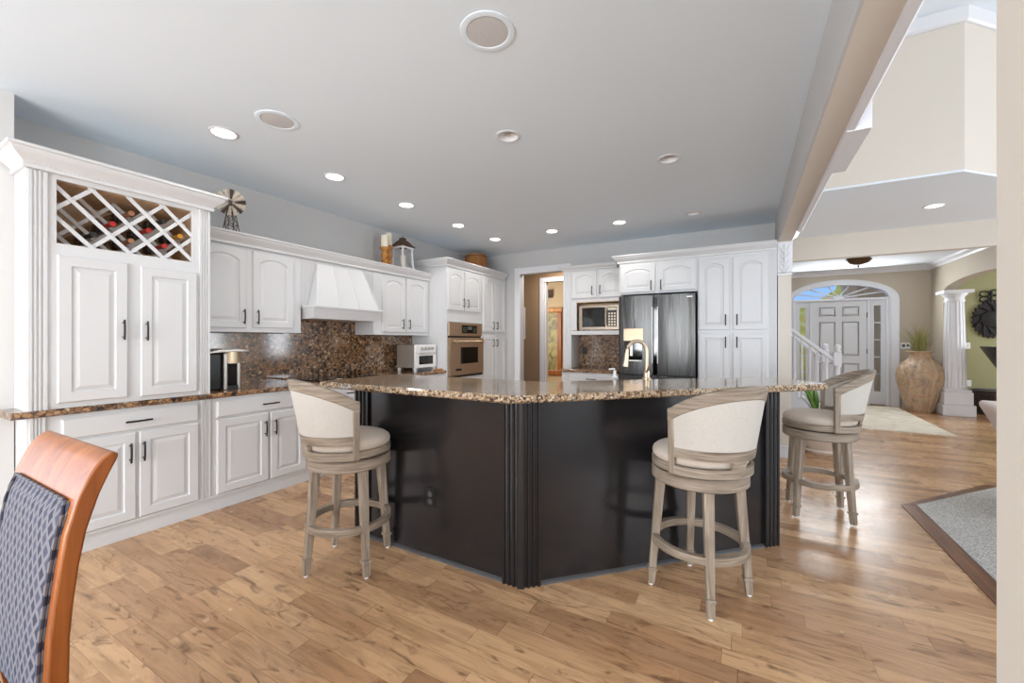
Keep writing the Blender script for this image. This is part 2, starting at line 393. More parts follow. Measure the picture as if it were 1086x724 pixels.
def door(root, off, x0, x1, z0, z1, yf, arch=False, hx=None, hz=None, name='door'):
    mb = MB(off); add_door(mb, x0, x1, z0, z1, yf, arch); d = mb.build(name, 'white', root)
    if hx is not None:
        mb = MB(off); add_pull(mb, hx, hz, yf - 0.02); h = mb.build('handle', 'black', d, 50); h['label'] = 'black bar handle'
    return d
def drawer(root, off, x0, x1, z0, z1, yf, hx, hz, L=0.14):
    mb = MB(off); add_slab(mb, x0, x1, z0, z1, yf); d = mb.build('drawer', 'white', root)
    mb = MB(off); add_pull(mb, hx, hz, yf - 0.02, False, L); h = mb.build('handle', 'black', d, 50); h['label'] = 'black bar handle'
    return d
def flute(mb, x0, x1, z0, z1, yf, n=3, t=0.012):
    wd = (x1 - x0); pts = [(x0, yf), (x0, yf - t)]; g = wd * 0.7 / n
    for k in range(n):
        c = x0 + wd * 0.15 + g * (k + 0.5)
        for a in range(7):
            an = PI * a / 6; pts.append((c - math.cos(an) * g * 0.32, yf - t + math.sin(an) * min(0.009, t * 0.8)))
    pts += [(x1, yf - t), (x1, yf)]
    mb.prism(pts, z0, z1, 'z')
def crown_prof(p, z0, h):
    return [(0, z0), (p * 0.2, z0), (p * 0.24, z0 + h * 0.14), (p * 0.16, z0 + h * 0.2), (p * 0.3, z0 + h * 0.32), (p * 0.7, z0 + h * 0.6), (p * 0.82, z0 + h * 0.74), (p * 0.82, z0 + h * 0.82), (p, z0 + h * 0.86), (p, z0 + h), (0, z0 + h)]

# ------------------------------------------------------------------ the setting
CZ = 2.79
box_struct('floor', 'floor', (-7, 8, -4, 13, -0.1, 0))
ceil_k = box_struct('ceiling', 'ceiling', (-5.4, 0.337, -3.6, 6.1, CZ, CZ + 0.14))
mb = MB(); mb.prism([(0.337, 5.053), (1.669, 5.053), (3.82, 7.2), (0.337, 7.2)], CZ, CZ + 0.14); ceil_h = struct(mb.build('ceiling_hall', 'hall_ceiling'))
box_struct('ceiling_foyer', 'hall_ceiling', (-1.5, 6.6, 7.32, 11.2, CZ, CZ + 0.1))
box_struct('ceiling_great_room', 'hall_ceiling', (0.2, 6.6, -3.6, 7.6, 4.21, 4.3))
box_struct('wall_left', 'gray_wall', (-4.3, WX, 0.69, 6.22, 0, CZ))
box_struct('wall_nook', 'pale_wall', (-5.5, -3.80, 0.60, 0.6945, 0, CZ))
# back wall with doorway X -3.263..-2.45, z 0..2.425
box_struct('wall_back', 'gray_wall', (WX, -3.263, WY, 6.22, 0, CZ), (-3.263, -2.45, WY, 6.22, 2.425, CZ), (-2.45, 0.337, WY, 6.22, 0, CZ))
# opening between kitchen and great room: pillar wall, header, far pillar
gw = box_struct('wall_right', 'beige', (0.337, 0.465, -3.6, 0.914, 0, CZ + 1.4), (0.337, 0.465, 5.58, 7.2, 0, CZ))
box_struct('wall_header', 'beige', (0.343, 0.465, 0.914, 5.58, 2.43, CZ + 1.4))
box_struct('wall_header_kitchen_face', 'gray_wall', (0.331, 0.343, 0.914, 5.9, 2.43, CZ))
# behind the camera: window walls
def wall_with_windows(name, mat, axis, pos, a0, a1, z1, wins):
    t = 0.12; bs = []
    def put(u0, u1, z0, zz):
        if u1 - u0 > 1e-4 and zz - z0 > 1e-4:
            bs.append((u0, u1, min(pos, pos + t), max(pos, pos + t), z0, zz) if axis == 'x' else (min(pos, pos + t), max(pos, pos + t), u0, u1, z0, zz))
    u = a0
    for (c0, c1, z0, zz) in wins:
        put(u, c0, 0, z1); put(c0, c1, 0, z0); put(c0, c1, zz, z1); u = c1
    put(u, a1, 0, z1)
    return box_struct(name, mat, *bs)
nw = [0]
def window_frame(axis, pos, c0, c1, z0, z1, nx, nz):
    nw[0] += 1; mb = MB(); d0, d1 = pos + 0.02, pos + 0.08
    def put(u0, u1, a, b_): mb.box(u0, u1, d0, d1, a, b_) if axis == 'x' else mb.box(d0, d1, u0, u1, a, b_)
    f = 0.06
    put(c0, c1, z0, z0 + f); put(c0, c1, z1 - f, z1); put(c0, c0 + f, z0, z1); put(c1 - f, c1, z0, z1)
    for i in range(1, nx): u = c0 + (c1 - c0) * i / nx; put(u - 0.02, u + 0.02, z0, z1)
    for i in range(1, nz): v = z0 + (z1 - z0) * i / nz; put(c0, c1, v - 0.015, v + 0.015)
    struct(mb.build('window_%d' % nw[0], 'white_trim'))
WN = [(-3.3, -1.9, 0.4, 2.4), (-1.5, -0.1, 0.4, 2.4)]
wall_with_windows('wall_rear', 'pale_wall', 'x', -3.72, -5.5, 0.4, CZ, WN)
for q in WN: window_frame('x', -3.72, *q, 2, 3)
WG = [(0.9, 2.5, 0.25, 2.95), (2.8, 4.4, 0.25, 2.95)]
wall_with_windows('wall_rear_great_room', 'beige', 'x', -3.72, 0.4, 6.6, 4.25, WG)
for q in WG: window_frame('x', -3.72, *q, 2, 3)
wall_with_windows('wall_side_nook', 'pale_wall', 'y', -5.52, -3.72, 0.69, CZ, [(-2.4, -0.6, 0.4, 2.4)])
window_frame('y', -5.52, -2.4, -0.6, 0.4, 2.4, 2, 3)
wall_with_windows('wall_side_great_room', 'beige', 'y', 6.5, -3.72, 12.3, 4.25, [(-0.6, 2.6, 0.4, 3.6), (5.4, 7.0, 0.5, 2.3), (8.5, 10.3, 0.7, 2.5)])  # middle opening invented to let light reach the hall ceiling
window_frame('y', 6.5, -0.6, 2.6, 0.4, 3.6, 3, 3); window_frame('y', 6.5, 5.4, 7.0, 0.5, 2.3, 2, 2); window_frame('y', 6.5, 8.5, 10.3, 0.7, 2.5, 2, 2)
# tall wall above the hall, with its angled half
mb = MB(); mb.prism([(0.465, 5.05), (1.67, 5.05), (4.0, 7.38), (4.0, 7.5), (1.62, 5.17), (0.465, 5.17)], CZ + 0.02, 4.21); struct(mb.build('wall_upper_great_room', 'beige'))
mb = MB(); mb.prism([(4.0, 7.36), (6.6, 7.36), (6.6, 7.5), (4.0, 7.5)], CZ + 0.02, 4.21); struct(mb.build('wall_upper_side', 'beige'))
mb = MB(); mb.sweep([(0, 4.085), (0.02, 4.085), (0.035, 4.10), (0.035, 4.21), (0, 4.21)], [(0.465, 5.05), (1.67, 5.05), (4.0, 7.38)]); struct(mb.build('trim_1', 'white_trim'))
# header between hall and foyer, and the foyer
box_struct('wall_foyer_header', 'beige', (0.3, 6.5, 7.2, 7.32, 2.467, CZ), (4.6, 6.5, 7.2, 7.32, 0, 2.467))
# foyer end wall with the arched door opening
def half_ellipse(cx, rx, z0, rz, n=24): return [(cx + rx * math.cos(PI * k / n), z0 + rz * math.sin(PI * k / n)) for k in range(n + 1)]
DX = 1.75
mb = MB()
mb.box(-1.5, DX - 0.86, 11.0, 11.12, 0, CZ); mb.box(DX + 0.86, 3.3, 11.0, 11.12, 0, CZ)
e = half_ellipse(DX, 0.86, 2.18, 0.34)
mb.prism([(DX + 0.86, CZ)] + e + [(DX - 0.86, CZ)], 11.0, 11.12, 'y'); struct(mb.build('wall_foyer_end', 'taupe'))
box_struct('wall_green_room_end', 'green', (3.3, 6.5, 11.2, 11.3, 0, CZ))
box_struct('wall_foyer_left', 'taupe', (-1.6, -1.5, 6.22, 11.1, 0, CZ))
# foyer right wall with the wide flat arch (opening Y 7.9..10.45)
mb = MB(); mb.box(3.18, 3.34, 10.45, 11.12, 0, CZ); mb.box(3.18, 3.34, 7.32, 7.9, 0, CZ)
arc = [(9.175 + 1.275 * math.cos(PI * k / 28), 2.21 + 0.17 * math.sin(PI * k / 28)) for k in range(29)]
mb.prism([(10.45, CZ)] + arc + [(7.9, CZ)], 3.18, 3.34, 'x'); struct(mb.build('wall_foyer_right', 'taupe'))
mb = MB(); mb.sweep([(0, 2.70), (0.015, 2.70), (0.03, 2.73), (0.08, 2.76), (0.09, 2.79), (0, 2.79)], [(-1.5, 11.0), (3.18, 11.0), (3.18, 7.32)][::1]); struct(mb.build('trim_2', 'white_trim'))
mb = MB(); mb.sweep([(0, 0), (0.018, 0), (0.018, 0.11), (0.008, 0.13), (0, 0.13)], [(DX + 1.0, 11.0), (3.18, 11.0), (3.18, 10.47)]); struct(mb.build('baseboard_foyer', 'white_trim'))
box_struct('baseboard_back', 'white_trim', (0.31, 0.48, 5.563, 5.58, 0, 0.13), (0.465, 0.48, 5.563, 7.2, 0, 0.13))
# great room side trim under the header and its boxed return
mb = MB(); mb.prism([(0.465, 2.41), (0.50, 2.41), (0.515, 2.43), (0.515, 2.47), (0.475, 2.58), (0.465, 2.58)], 0.914, 5.02, 'y'); struct(mb.build('trim_3', 'white_trim'))
box_struct('trim_4', 'white_trim', (0.466, 0.57, 2.73, 3.36, 2.405, 2.60), bevel=0.003)
# carved bracket capping the far pillar
mb = MB(); mb.box(0.33, 0.472, 5.545, 5.58, 2.085, 2.42); mb.box(0.326, 0.478, 5.535, 5.58, 2.42, 2.445); mb.box(0.33, 0.474, 5.55, 5.58, 2.055, 2.08)
for k in range(4):
    z = 2.12 + k * 0.075
    for s_ in (-1, 1):
        mb.tube([(0.401 + s_ * 0.008, 5.54, z - 0.03), (0.401 + s_ * 0.03, 5.527, z), (0.401 + s_ * 0.052, 5.535, z + 0.045)], 0.012, 6, 0.004)
mb.tube([(0.401, 5.54, 2.10), (0.401, 5.53, 2.25), (0.401, 5.54, 2.40)], 0.01, 6)
struct(mb.build('trim_5', 'white_trim', smooth=40))
mb = MB(); mb.prism([(0.47, 2.44), (0.52, 2.48), (0.56, 2.56), (0.57, 2.66), (0.47, 2.66)], 5.02, 5.58, 'y'); struct(mb.build('trim_9', 'white_trim'))
# casing round the kitchen doorway
box_struct('trim_6', 'white_trim', (-3.365, -3.263, 6.075, 6.10, 0, 2.53), (-2.45, -2.36, 6.075, 6.10, 0, 2.53), (-3.263, -2.45, 6.075, 6.10, 2.425, 2.53), bevel=0.004)
# back hall behind the doorway
box_struct('wall_hall_end', 'brown_wall', (-5.2, -3.33, 7.2, 7.3, 0, CZ), (-3.33, -2.45, 7.2, 7.3, 2.435, CZ), (-2.45, -1.6, 7.2, 7.3, 0, CZ))
box_struct('wall_hall_side', 'brown_wall', (-5.3, -5.2, 6.22, 10.2, 0, CZ), (-4.3, -1.6, 6.221, 6.23, 2.6, CZ))
box_struct('ceiling_hall_back', 'hall_ceiling', (-5.3, -1.5, 6.22, 10.2, CZ, CZ + 0.1))
box_struct('wall_room_beyond', 'tan_wall', (-5.2, -1.6, 9.6, 9.7, 0, CZ))
box_struct('trim_7', 'white_trim', (-3.42, -3.33, 7.17, 7.2, 0, 2.52), (-2.45, -2.36, 7.17, 7.2, 0, 2.52), (-3.33, -2.45, 7.17, 7.2, 2.435, 2.52), (-3.33, -3.30, 7.2, 7.3, 0, 2.435), bevel=0.004)
# floor: grey carpet inset with dark border
mb = MB(); cp = [(1.20, 4.45), (1.96, 5.33), (3.2, 5.33), (6.5, 4.2), (6.5, -3.6), (1.19, -3.6)]
mb.prism(cp, 0.0, 0.012); struct(mb.build('floor_carpet', 'carpet'))
mb = MB(); mb.prism([(1.115, 4.43), (1.93, 5.42), (3.2, 5.42), (3.2, 5.33), (1.96, 5.33), (1.20, 4.45)], 0, 0.006); mb.prism([(1.10, 4.42), (1.20, 4.45), (1.19, -3.6), (1.08, -3.6)], 0, 0.006); struct(mb.build('trim_8', 'border'))
# peeled patch on the near wall
mb = MB(); mb.prism([(0.70, 0.865), (0.715, 0.875), (0.722, 0.94), (0.713, 0.985), (0.706, 0.975), (0.70, 0.925), (0.704, 0.90)], 0.3355, 0.337, 'x'); mb.build('paint_patch', 'white_trim', gw)

# ------------------------------------------------------------------ front door
d1 = struct(thing('door_1', 'white six-panel front door with sidelights and arched fanlight', 'door', (DX, 11.0, 0)))
del d1['category']; del d1['label']
def dp(): return MB((DX, 11.0, 0))
mb = dp()
out = [(DX + 0.96, 0.0)] + half_ellipse(DX, 0.96, 2.16, 0.44) + [(DX - 0.96, 0.0)]
inn = [(DX + 0.80, 0.0)] + half_ellipse(DX, 0.80, 2.20, 0.285) + [(DX - 0.80, 0.0)]
ls = [[(x, y, z) for x, z in pl] for pl, y in ((out, 11.0), (out, 10.96), ([(x * 0.92 + (ix) * 0.08, z * 0.92 + iz * 0.08) for (x, z), (ix, iz) in zip(out, inn)], 10.95), ([(x * 0.2 + ix * 0.8, z * 0.2 + iz * 0.8) for (x, z), (ix, iz) in zip(out, inn)], 10.97), (inn, 10.96), (inn, 11.1))]
mb.loops(ls, False, False, closed=False); mb.build('casing', 'white_trim', d1)
mb = dp()
for x in (-0.80, -0.50, 0.47, 0.755): mb.box(DX + x, DX + x + (0.045 if abs(x) > 0.7 else 0.03), 10.99, 11.08, 0, 2.18)
mb.box(DX - 0.80, DX + 0.80, 10.985, 11.09, 2.16, 2.205); mb.build('jamb', 'white_trim', d1, bevel=0.003)
mb = dp(); x0, x1 = DX - 0.465, DX + 0.465; mb.box(x0, x1, 11.02, 11.06, 0.02, 2.155)
for (px0, px1) in ((x0 + 0.12, DX - 0.05), (DX + 0.05, x1 - 0.12)):
    for (z0, z1) in ((0.25, 0.85), (1.0, 1.72), (1.83, 2.04)):
        mb.loops(panel_loops(px0, px1, z0, z1, 11.02, [(0, 0.0), (0, 0.006), (0.018, -0.004 + 0.002), (0.03, 0.001), (0.055, 0.009)], False, 1))
leaf = mb.build('door_panel', 'white', d1)
mb = dp(); mb.lathe([(0.02, 0), (0.03, -0.02), (0.028, -0.06), (0.0, -0.065)], (x0 + 0.07, 11.02, 1.0), 16, 'y'); mb.lathe([(0.028, 0), (0.028, -0.012), (0, -0.013)], (x0 + 0.07, 11.02, 1.14), 16, 'y'); mb.build('knob', 'nickel', leaf, 40)
for z in (0.3, 1.1, 1.85):
    mb = dp(); mb.box(x1 - 0.005, x1 + 0.012, 11.005, 11.02, z - 0.05, z + 0.05); mb.build('hinge', 'iron', leaf)
for (a, b_) in ((-0.755, -0.50), (0.50, 0.755)):
    mb = dp(); g0, g1 = DX + a + 0.075, DX + b_ - 0.07
    mb.box(DX + a, g0, 11.02, 11.06, 0.02, 2.16); mb.box(g1, DX + b_, 11.02, 11.06, 0.02, 2.16); mb.box(g0, g1, 11.02, 11.06, 0.02, 0.28); mb.box(g0, g1, 11.02, 11.06, 2.04, 2.16)
    for k in range(1, 5): z = 0.28 + 1.76 * k / 5; mb.box(g0, g1, 11.03, 11.05, z - 0.01, z + 0.01)
    sl = mb.build('sidelight', 'white', d1)
    mb = dp(); mb.box(g0, g1, 11.036, 11.042, 0.28, 2.04); mb.build('pane', 'glass', sl)
mb = dp()
for k in range(1, 7):
    a = PI * k / 7; p = (DX + 0.79 * math.cos(a), 2.20 + 0.28 * math.sin(a)); mb.tube([(DX + 0.08 * math.cos(a), 11.05, 2.205 + 0.05 * math.sin(a)), (p[0], 11.05, p[1])], 0.016, 6)
mb.lathe([(0.09, -0.01), (0.09, 0.01)], (DX, 11.05, 2.20), 20, 'y')
fl = mb.build('fanlight', 'white_trim', d1)
mb = dp(); mb.prism(half_ellipse(DX, 0.80, 2.2, 0.285), 11.056, 11.062, 'y'); mb.build('pane', 'glass', fl)

# outside: porch stone, yellow trees
mb = MB(); mb.box(2.1, 2.9, 12.4, 12.9, -0.1, 4.0); mb.box(-1, 4, 12.2, 12.6, 2.75, 3.2); tag(mb.build('porch_wall', 'stone', origin=(2.5, 12.6, 0)), 'brown stacked stone porch wall seen through the right sidelight', 'wall')
box_struct('floor_porch', 'pot', (-3, 6, 11.12, 30, -0.16, -0.06))
for (x, y, z, r, lb) in ((1.5, 19, 0.2, 1.7, 'yellow leafy tree seen through the left sidelight'), (5.2, 26, 1.2, 2.2, 'yellow leafy tree low behind the fanlight of the front door')):
    bm = bmesh.new(); bmesh.ops.create_icosphere(bm, subdivisions=4, radius=r)
    for v in bm.verts:
        k = 1 + 0.14 * math.sin(v.co.x * 5) * math.cos(v.co.y * 4 + 1) + R.uniform(-0.06, 0.06); v.co *= k
    me = bpy.data.meshes.new('crown'); bm.to_mesh(me); bm.free(); me.materials.append(M['foliage'])
    t = thing('tree', lb, 'tree', (x, y, -0.06)); o = bpy.data.objects.new('crown', me); C.objects.link(o); o.location = (0, 0, z + 0.8); o.parent = t
    mb = MB(); mb.tube([(0, 0, 0), (0, 0, z + 0.4)], 0.2, 8, 0.14); mb.build('trunk', 'rust', t)

# ------------------------------------------------------------------ left run of cabinets (front faces +X)
TF = 0.605       # base front depth from wall -> X=-3.575
def base_cab(name, label, x0, x1, doors, drawers, fl=()):
    root, off = froot('L', name, label, 'cabinet', x0, 0, 'white base cabinets along the left wall')
    mb = MB(off); mb.box(x0, x1, -TF, -0.003, 0.105, 0.872); mb.box(x0, x1, -TF - 0.008, -TF, 0.105, 0.122); 
    for a, b_ in fl: flute(mb, a, b_, 0.122, 0.872, -TF)
    mb.build('carcass', 'white', root)
    mb = MB(off); mb.box(x0, x1, -TF + 0.012, -0.003, 0, 0.105); mb.build('plinth', 'white', root)
    for a in doors: door(root, off, a[0], a[1], 0.128, 0.703, -TF, False, a[2], 0.575)
    for a in drawers: drawer(root, off, a[0], a[1], 0.722, 0.846, -TF, a[2], 0.783)
    return root
base_cab('base_cabinet', 'white base cabinet under the wine cabinet, behind the dining chair', 0.70, 1.66, [(0.835, 1.181, 1.147), (1.20, 1.546, 1.217)], [(0.835, 1.546, 1.19)], [(0.71, 0.77), (1.568, 1.628)])
base_cab('base_cabinet', 'white two-door base cabinet below the coffee maker', 1.66, 2.42, [(1.672, 2.066, 2.034), (2.088, 2.41, 2.118)], [(1.672, 2.41, 2.076)])
base_cab('base_cabinet', 'white base cabinet under the cooktop, mostly hidden by the left bar stool', 2.42, 3.44, [(2.44, 2.92, 2.885), (2.94, 3.42, 2.975)], [(2.44, 3.42, 2.92)])
base_cab('base_cabinet', 'white base cabinet next to the wall oven, hidden behind the island', 3.44, 4.475, [(3.46, 3.95, 3.91), (3.97, 4.46, 4.0)], [(3.46, 4.46, 3.96)])
# granite worktop
mb = MB((1.0, 0, 0)); mb2 = MB()
top = MB(); fx = -TF - 0.035
prof = [(-0.002, 0.874), (fx + 0.012, 0.874), (fx, 0.884), (fx, 0.904), (fx + 0.012, 0.914), (-0.002, 0.914)]
# profile (y,z) swept along x -> world: X = WX - y, Y = x
top.prism([(WX - y, z) for y, z in prof], 0.635, 4.475, 'y')
tag(top.build('countertop', 'granite', origin=(-3.85, 2.5, 0.874)), 'long brown speckled granite worktop along the left wall', 'countertop')
mb = MB(); mb.box(WX + 0.003, WX + 0.022, 1.622, 4.475, 0.9145, 1.3885)
tag(mb.build('backsplash', 'granite', origin=(WX, 3.0, 0.9145)), 'long polished brown granite backsplash on the left wall above the worktop', 'backsplash')
mb = MB(); mb.box(WX + 0.003, WX + 0.022, 2.562, 3.472, 1.389, 1.60)
tag(mb.build('backsplash', 'granite', origin=(WX, 3.0, 1.389)), 'brown granite panel tucked up under the range hood', 'backsplash')

# wine cabinet (hutch)
HX0, HX1, HD = 0.695, 1.62, 0.62
root, off = froot('L', 'wine_cabinet', 'tall white hutch with lattice wine rack standing on the left worktop', 'cabinet', HX0, 0.9145)
mb = MB(off)
mb.box(HX0, HX0 + 0.02, -HD, -0.003, 0.9145, 2.31); mb.box(HX1 - 0.02, HX1, -HD, -0.003, 0.9145, 2.31)
mb.box(HX0 + 0.02, HX1 - 0.02, -HD, -0.003, 2.29, 2.31)
mb.box(HX0 + 0.02, 0.814, -HD, -HD + 0.02, 0.9145, 2.29); mb.box(1.507, HX1 - 0.02, -HD, -HD + 0.02, 0.9145, 2.29)
mb.box(0.814, 1.507, -HD, -HD + 0.02, 0.9145, 1.90); mb.box(0.814, 1.507, -HD, -HD + 0.02, 2.278, 2.29)
flute(mb, 0.70, 0.775, 0.9145, 2.30, -HD, 3); flute(mb, 1.55, 1.618, 0.9145, 2.30, -HD, 3)
mb.build('carcass', 'white', root)
mb = MB(off); mb.box(0.72, 1.595, -HD + 0.039, -0.01, 1.872, 1.884); mb.box(0.72, 1.595, -0.03, -0.01, 1.90, 2.288); mb.box(0.72, 0.735, -HD + 0.02, -0.03, 1.90, 2.288); mb.box(1.58, 1.595, -HD + 0.02, -0.03, 1.90, 2.288); mb.box(0.735, 1.58, -HD + 0.02, -0.03, 2.278, 2.288)
mb.build('rack_lining', 'maple', root)
def lattice(y0, y1, A0, A1, B0, B1, downs, ups, hw=0.0115):
    mb = MB(off)
    def clip(fn, y0_, y1_):
        pts = [(A0 + (A1 - A0) * k / 200.0, fn(A0 + (A1 - A0) * k / 200.0)) for k in range(201)]
        pts = [p for p in pts if B0 <= p[1] <= B1]
        if len(pts) < 4: return
        (ya, za), (yb, zb) = pts[0], pts[-1]; d = Vector((yb - ya, zb - za)).normalized(); nx, nz = -d.y * hw, d.x * hw
        mb.hexa([(ya + nx, y0_, za + nz), (yb + nx, y0_, zb + nz), (yb - nx, y0_, zb - nz), (ya - nx, y0_, za - nz)], [(ya + nx, y1_, za + nz), (yb + nx, y1_, zb + nz), (yb - nx, y1_, zb - nz), (ya - nx, y1_, za - nz)])
    for c_ in downs: clip(lambda y, c_=c_: c_ - y, y0, (y0 + y1) / 2)
    for c_ in ups: clip(lambda y, c_=c_: c_ + y, (y0 + y1) / 2, y1)
    return mb
DN = [2.875 + 0.184 * k for k in range(6)]; UP = [0.56, 0.747, 0.933, 1.11, 1.295]
lattice(-HD + 0.0205, -HD + 0.038, 0.795, 1.526, 1.885, 2.287, DN, [0.56, 0.747, 0.933, 1.295]).build('lattice', 'white', root)
lattice(-0.34, -0.322, 0.736, 1.579, 1.90, 2.278, DN, UP).build('rear_lattice', 'white', root)
door(root, off, 0.814, 1.134, 0.948, 1.828, -HD, False, 1.108, 1.39)
door(root, off, 1.203, 1.53, 0.944, 1.82, -HD, False, 1.228, 1.385)
mb = MB(off); mb.sweep(crown_prof(0.085, 2.305, 0.115), [(HX0, -0.386), (HX0, -HD - 0.012), (HX1, -HD - 0.012), (HX1, -0.003)])
for k in range(44):
    x = HX0 + 0.012 + k * (HX1 - HX0 - 0.02) / 44; mb.box(x, x + 0.011, -HD - 0.03, -HD - 0.012, 2.322, 2.333)
mb.box(HX0, HX1, -HD - 0.012, -0.003, 2.31, 2.325); mb.build('crown', 'white', root)
# wine bottles (lying, necks forward)
foils = ['foil_tan', 'foil_red', 'foil_black', 'foil_black', 'foil_red', 'foil_tan', 'foil_red', 'foil_gold']
blab = ['wine bottle with a tan cap at the top left of the rack', 'wine bottle with a dull red cap left of centre in the rack', 'dark capped wine bottle lowest at the left of the rack',
        'dark capped wine bottle at the top right of the rack', 'wine bottle with a long bright red cap in the middle of the rack', 'wine bottle with a tan cap at the bottom middle of the rack',
        'wine bottle with a red cap low at the right of the rack', 'wine bottle with a gold cap furthest right in the rack']
for (yy, zz), fo, lb in zip(((1.194, 2.146), (1.084, 2.052), (1.005, 1.964), (1.361, 2.138), (1.296, 2.066), (1.179, 1.958), (1.361, 1.963), (1.456, 2.055)), foils, blab):
    s_, d_ = yy + zz + 0.03, zz - yy + 0.035
    lo = max([c_ for c_ in DN if c_ <= s_ - 0.02] or [2.69]); s_ = min(max(s_, lo + 0.072), lo + 0.112)
    lo = max([c_ for c_ in UP if c_ <= d_ + 0.01] or [0.373]); d_ = min(max(d_, lo + 0.072), lo + 0.112)
    y, z = (s_ - d_) / 2, (s_ + d_) / 2
    t = thing('wine_bottle', lb, 'bottle', (-3.86, y, z), 0, 'wine bottles in the lattice rack')
    mb = MB(); mb.lathe([(0, -0.20), (0.034, -0.20), (0.037, -0.195), (0.037, 0.02), (0.034, 0.05), (0.018, 0.085), (0.0145, 0.11), (0.0145, 0.19)], (0, 0, 0), 20, 'x'); mb.build('body', 'bottle', t, 40)
    mb = MB(); mb.lathe([(0.0152, 0.13), (0.0152, 0.235), (0.017, 0.24), (0.017, 0.25), (0, 0.251)], (0, 0, 0), 20, 'x'); c_ = mb.build('cap', fo, t, 40)
    mb = MB(); mb.lathe([(0.0372, -0.14), (0.0376, -0.14), (0.0376, -0.02), (0.0372, -0.02), (0.0372, -0.14)], (0, 0, 0), 20, 'x'); mb.build('paper_label', 'label_paper', t, 40)

# upper cabinets, hood, shared crown
UD = 0.33
def upper(name, label, x0, x1, z0, z1, doors):
    root, off = froot('L', name, label, 'cabinet', x0, z0, 'white arched upper cabinets on the left wall')
    mb = MB(off); mb.box(x0, x1, -UD, -0.003, z0 + 0.02, z1); mb.box(x0, x1, -UD - 0.006, -0.003, z0, z0 + 0.02); mb.build('carcass', 'white', root)
    for (a, b_, za, zb, hx) in doors: door(root, off, a, b_, za, zb, -UD, True, hx, 1.53)
    return root
upper('upper_cabinet', 'white arched two-door wall cabinet between wine cabinet and range hood', 1.625, 2.556, 1.395, 2.145, [(1.655, 2.035, 1.43, 2.125, 2.004), (2.092, 2.472, 1.437, 2.125, 2.121)])
upper('upper_cabinet', 'white arched two-door wall cabinet between range hood and wall oven', 3.478, 4.475, 1.39, 2.145, [(3.61, 4.005, 1.425, 2.13, 3.935), (4.022, 4.42, 1.43, 2.13, 4.054)])
root, off = froot('L', 'range_hood', 'white wooden range hood with flared canopy on the left wall', 'range hood', 2.56, 1.54)
mb = MB(off); mb.box(2.56, 3.474, -UD, -0.024, 1.67, 2.145)
for k in range(1, 12):
    for x in (2.56 + 0.0148 * k, 3.474 - 0.0148 * k): mb.box(x - 0.004, x + 0.004, -UD - 0.004, -UD, 1.70, 2.135)
mb.build('back_panel', 'white', root)
yb, yt = -0.50, -0.345
mb = MB(off); mb.hexa([(2.62, yb, 1.672), (3.40, yb, 1.672), (3.40, -0.34, 1.672), (2.62, -0.34, 1.672)], [(2.73, yt, 2.11), (3.31, yt, 2.11), (3.31, -0.335, 2.11), (2.73, -0.335, 2.11)])
for k in range(4):
    u = k / 3; xa, xb = 2.62 + 0.78 * u, 2.73 + 0.58 * u
    mb.hexa([(xa - 0.008, yb - 0.008, 1.675), (xa + 0.008, yb - 0.008, 1.675), (xa + 0.008, yb + 0.01, 1.675), (xa - 0.008, yb + 0.01, 1.675)], [(xb - 0.006, yt - 0.006, 2.108), (xb + 0.006, yt - 0.006, 2.108), (xb + 0.006, yt + 0.008, 2.108), (xb - 0.006, yt + 0.008, 2.108)])
mb.build('canopy', 'white', root)
mb = MB(off); mb.box(2.568, 3.470, -0.525, -0.024, 1.648, 1.672); mb.build('ledge', 'white', root, bevel=0.004)
mb = MB(off); mb.hexa([(2.60, -0.47, 1.54), (3.44, -0.47, 1.54), (3.44, -0.024, 1.54), (2.60, -0.024, 1.54)], [(2.578, -0.505, 1.648), (3.46, -0.505, 1.648), (3.46, -0.024, 1.648), (2.578, -0.024, 1.648)]); mb.build('apron', 'white', root)
mb = MB(); mb.sweep([(o, z) for o, z in crown_prof(0.07, 2.147, 0.105)], [(WX + UD + 0.006, 1.625), (WX + UD + 0.006, 4.475)])
mb.box(WX + 0.003, WX + UD + 0.006, 1.625, 4.475, 2.2365, 2.252); tag(mb.build('crown_moulding', 'white', origin=(WX + 0.2, 3.0, 2.147)), 'white crown moulding running along the left upper cabinets', 'moulding')

# tall oven cabinet and pantry
TD = 0.64
root, off = froot('L', 'oven_cabinet', 'tall white cabinet housing the wall oven', 'cabinet', 4.48, 0)
mb = MB(off)
mb.box(4.48, 4.50, -TD, -0.003, 0, 2.34); mb.box(5.325, 5.345, -TD, -0.003, 0, 2.34); mb.box(4.50, 5.325, -TD, -0.003, 1.58, 2.34); mb.box(4.50, 5.325, -TD, -0.003, 0.0, 0.80); mb.box(4.50, 5.325, -0.06, -0.003, 0.80, 1.58)
mb.build('carcass', 'white', root)
door(root, off, 4.495, 4.862, 1.745, 2.31, -TD, True, 4.828, 1.858); door(root, off, 4.88, 5.30, 1.745, 2.31, -TD, True, 4.93, 1.856)
drawer(root, off, 4.50, 5.31, 0.45, 0.76, -TD, 4.9, 0.62); drawer(root, off, 4.50, 5.31, 0.12, 0.43, -TD, 4.9, 0.28)
root, off = froot('L', 'pantry_cabinet', 'tall white four-door pantry between wall oven and hall doorway', 'cabinet', 5.346, 0)
mb = MB(off); mb.box(5.346, 6.095, -TD, -0.003, 0, 2.34); mb.build('carcass', 'white', root)
for (a, b_, hx) in ((5.37, 5.685, 5.63), (5.705, 6.035, 5.745)):
    door(root, off, a, b_, 1.455, 2.325, -TD, True, hx, 1.56); door(root, off, a, b_, 0.13, 1.395, -TD, False, hx, 1.28)
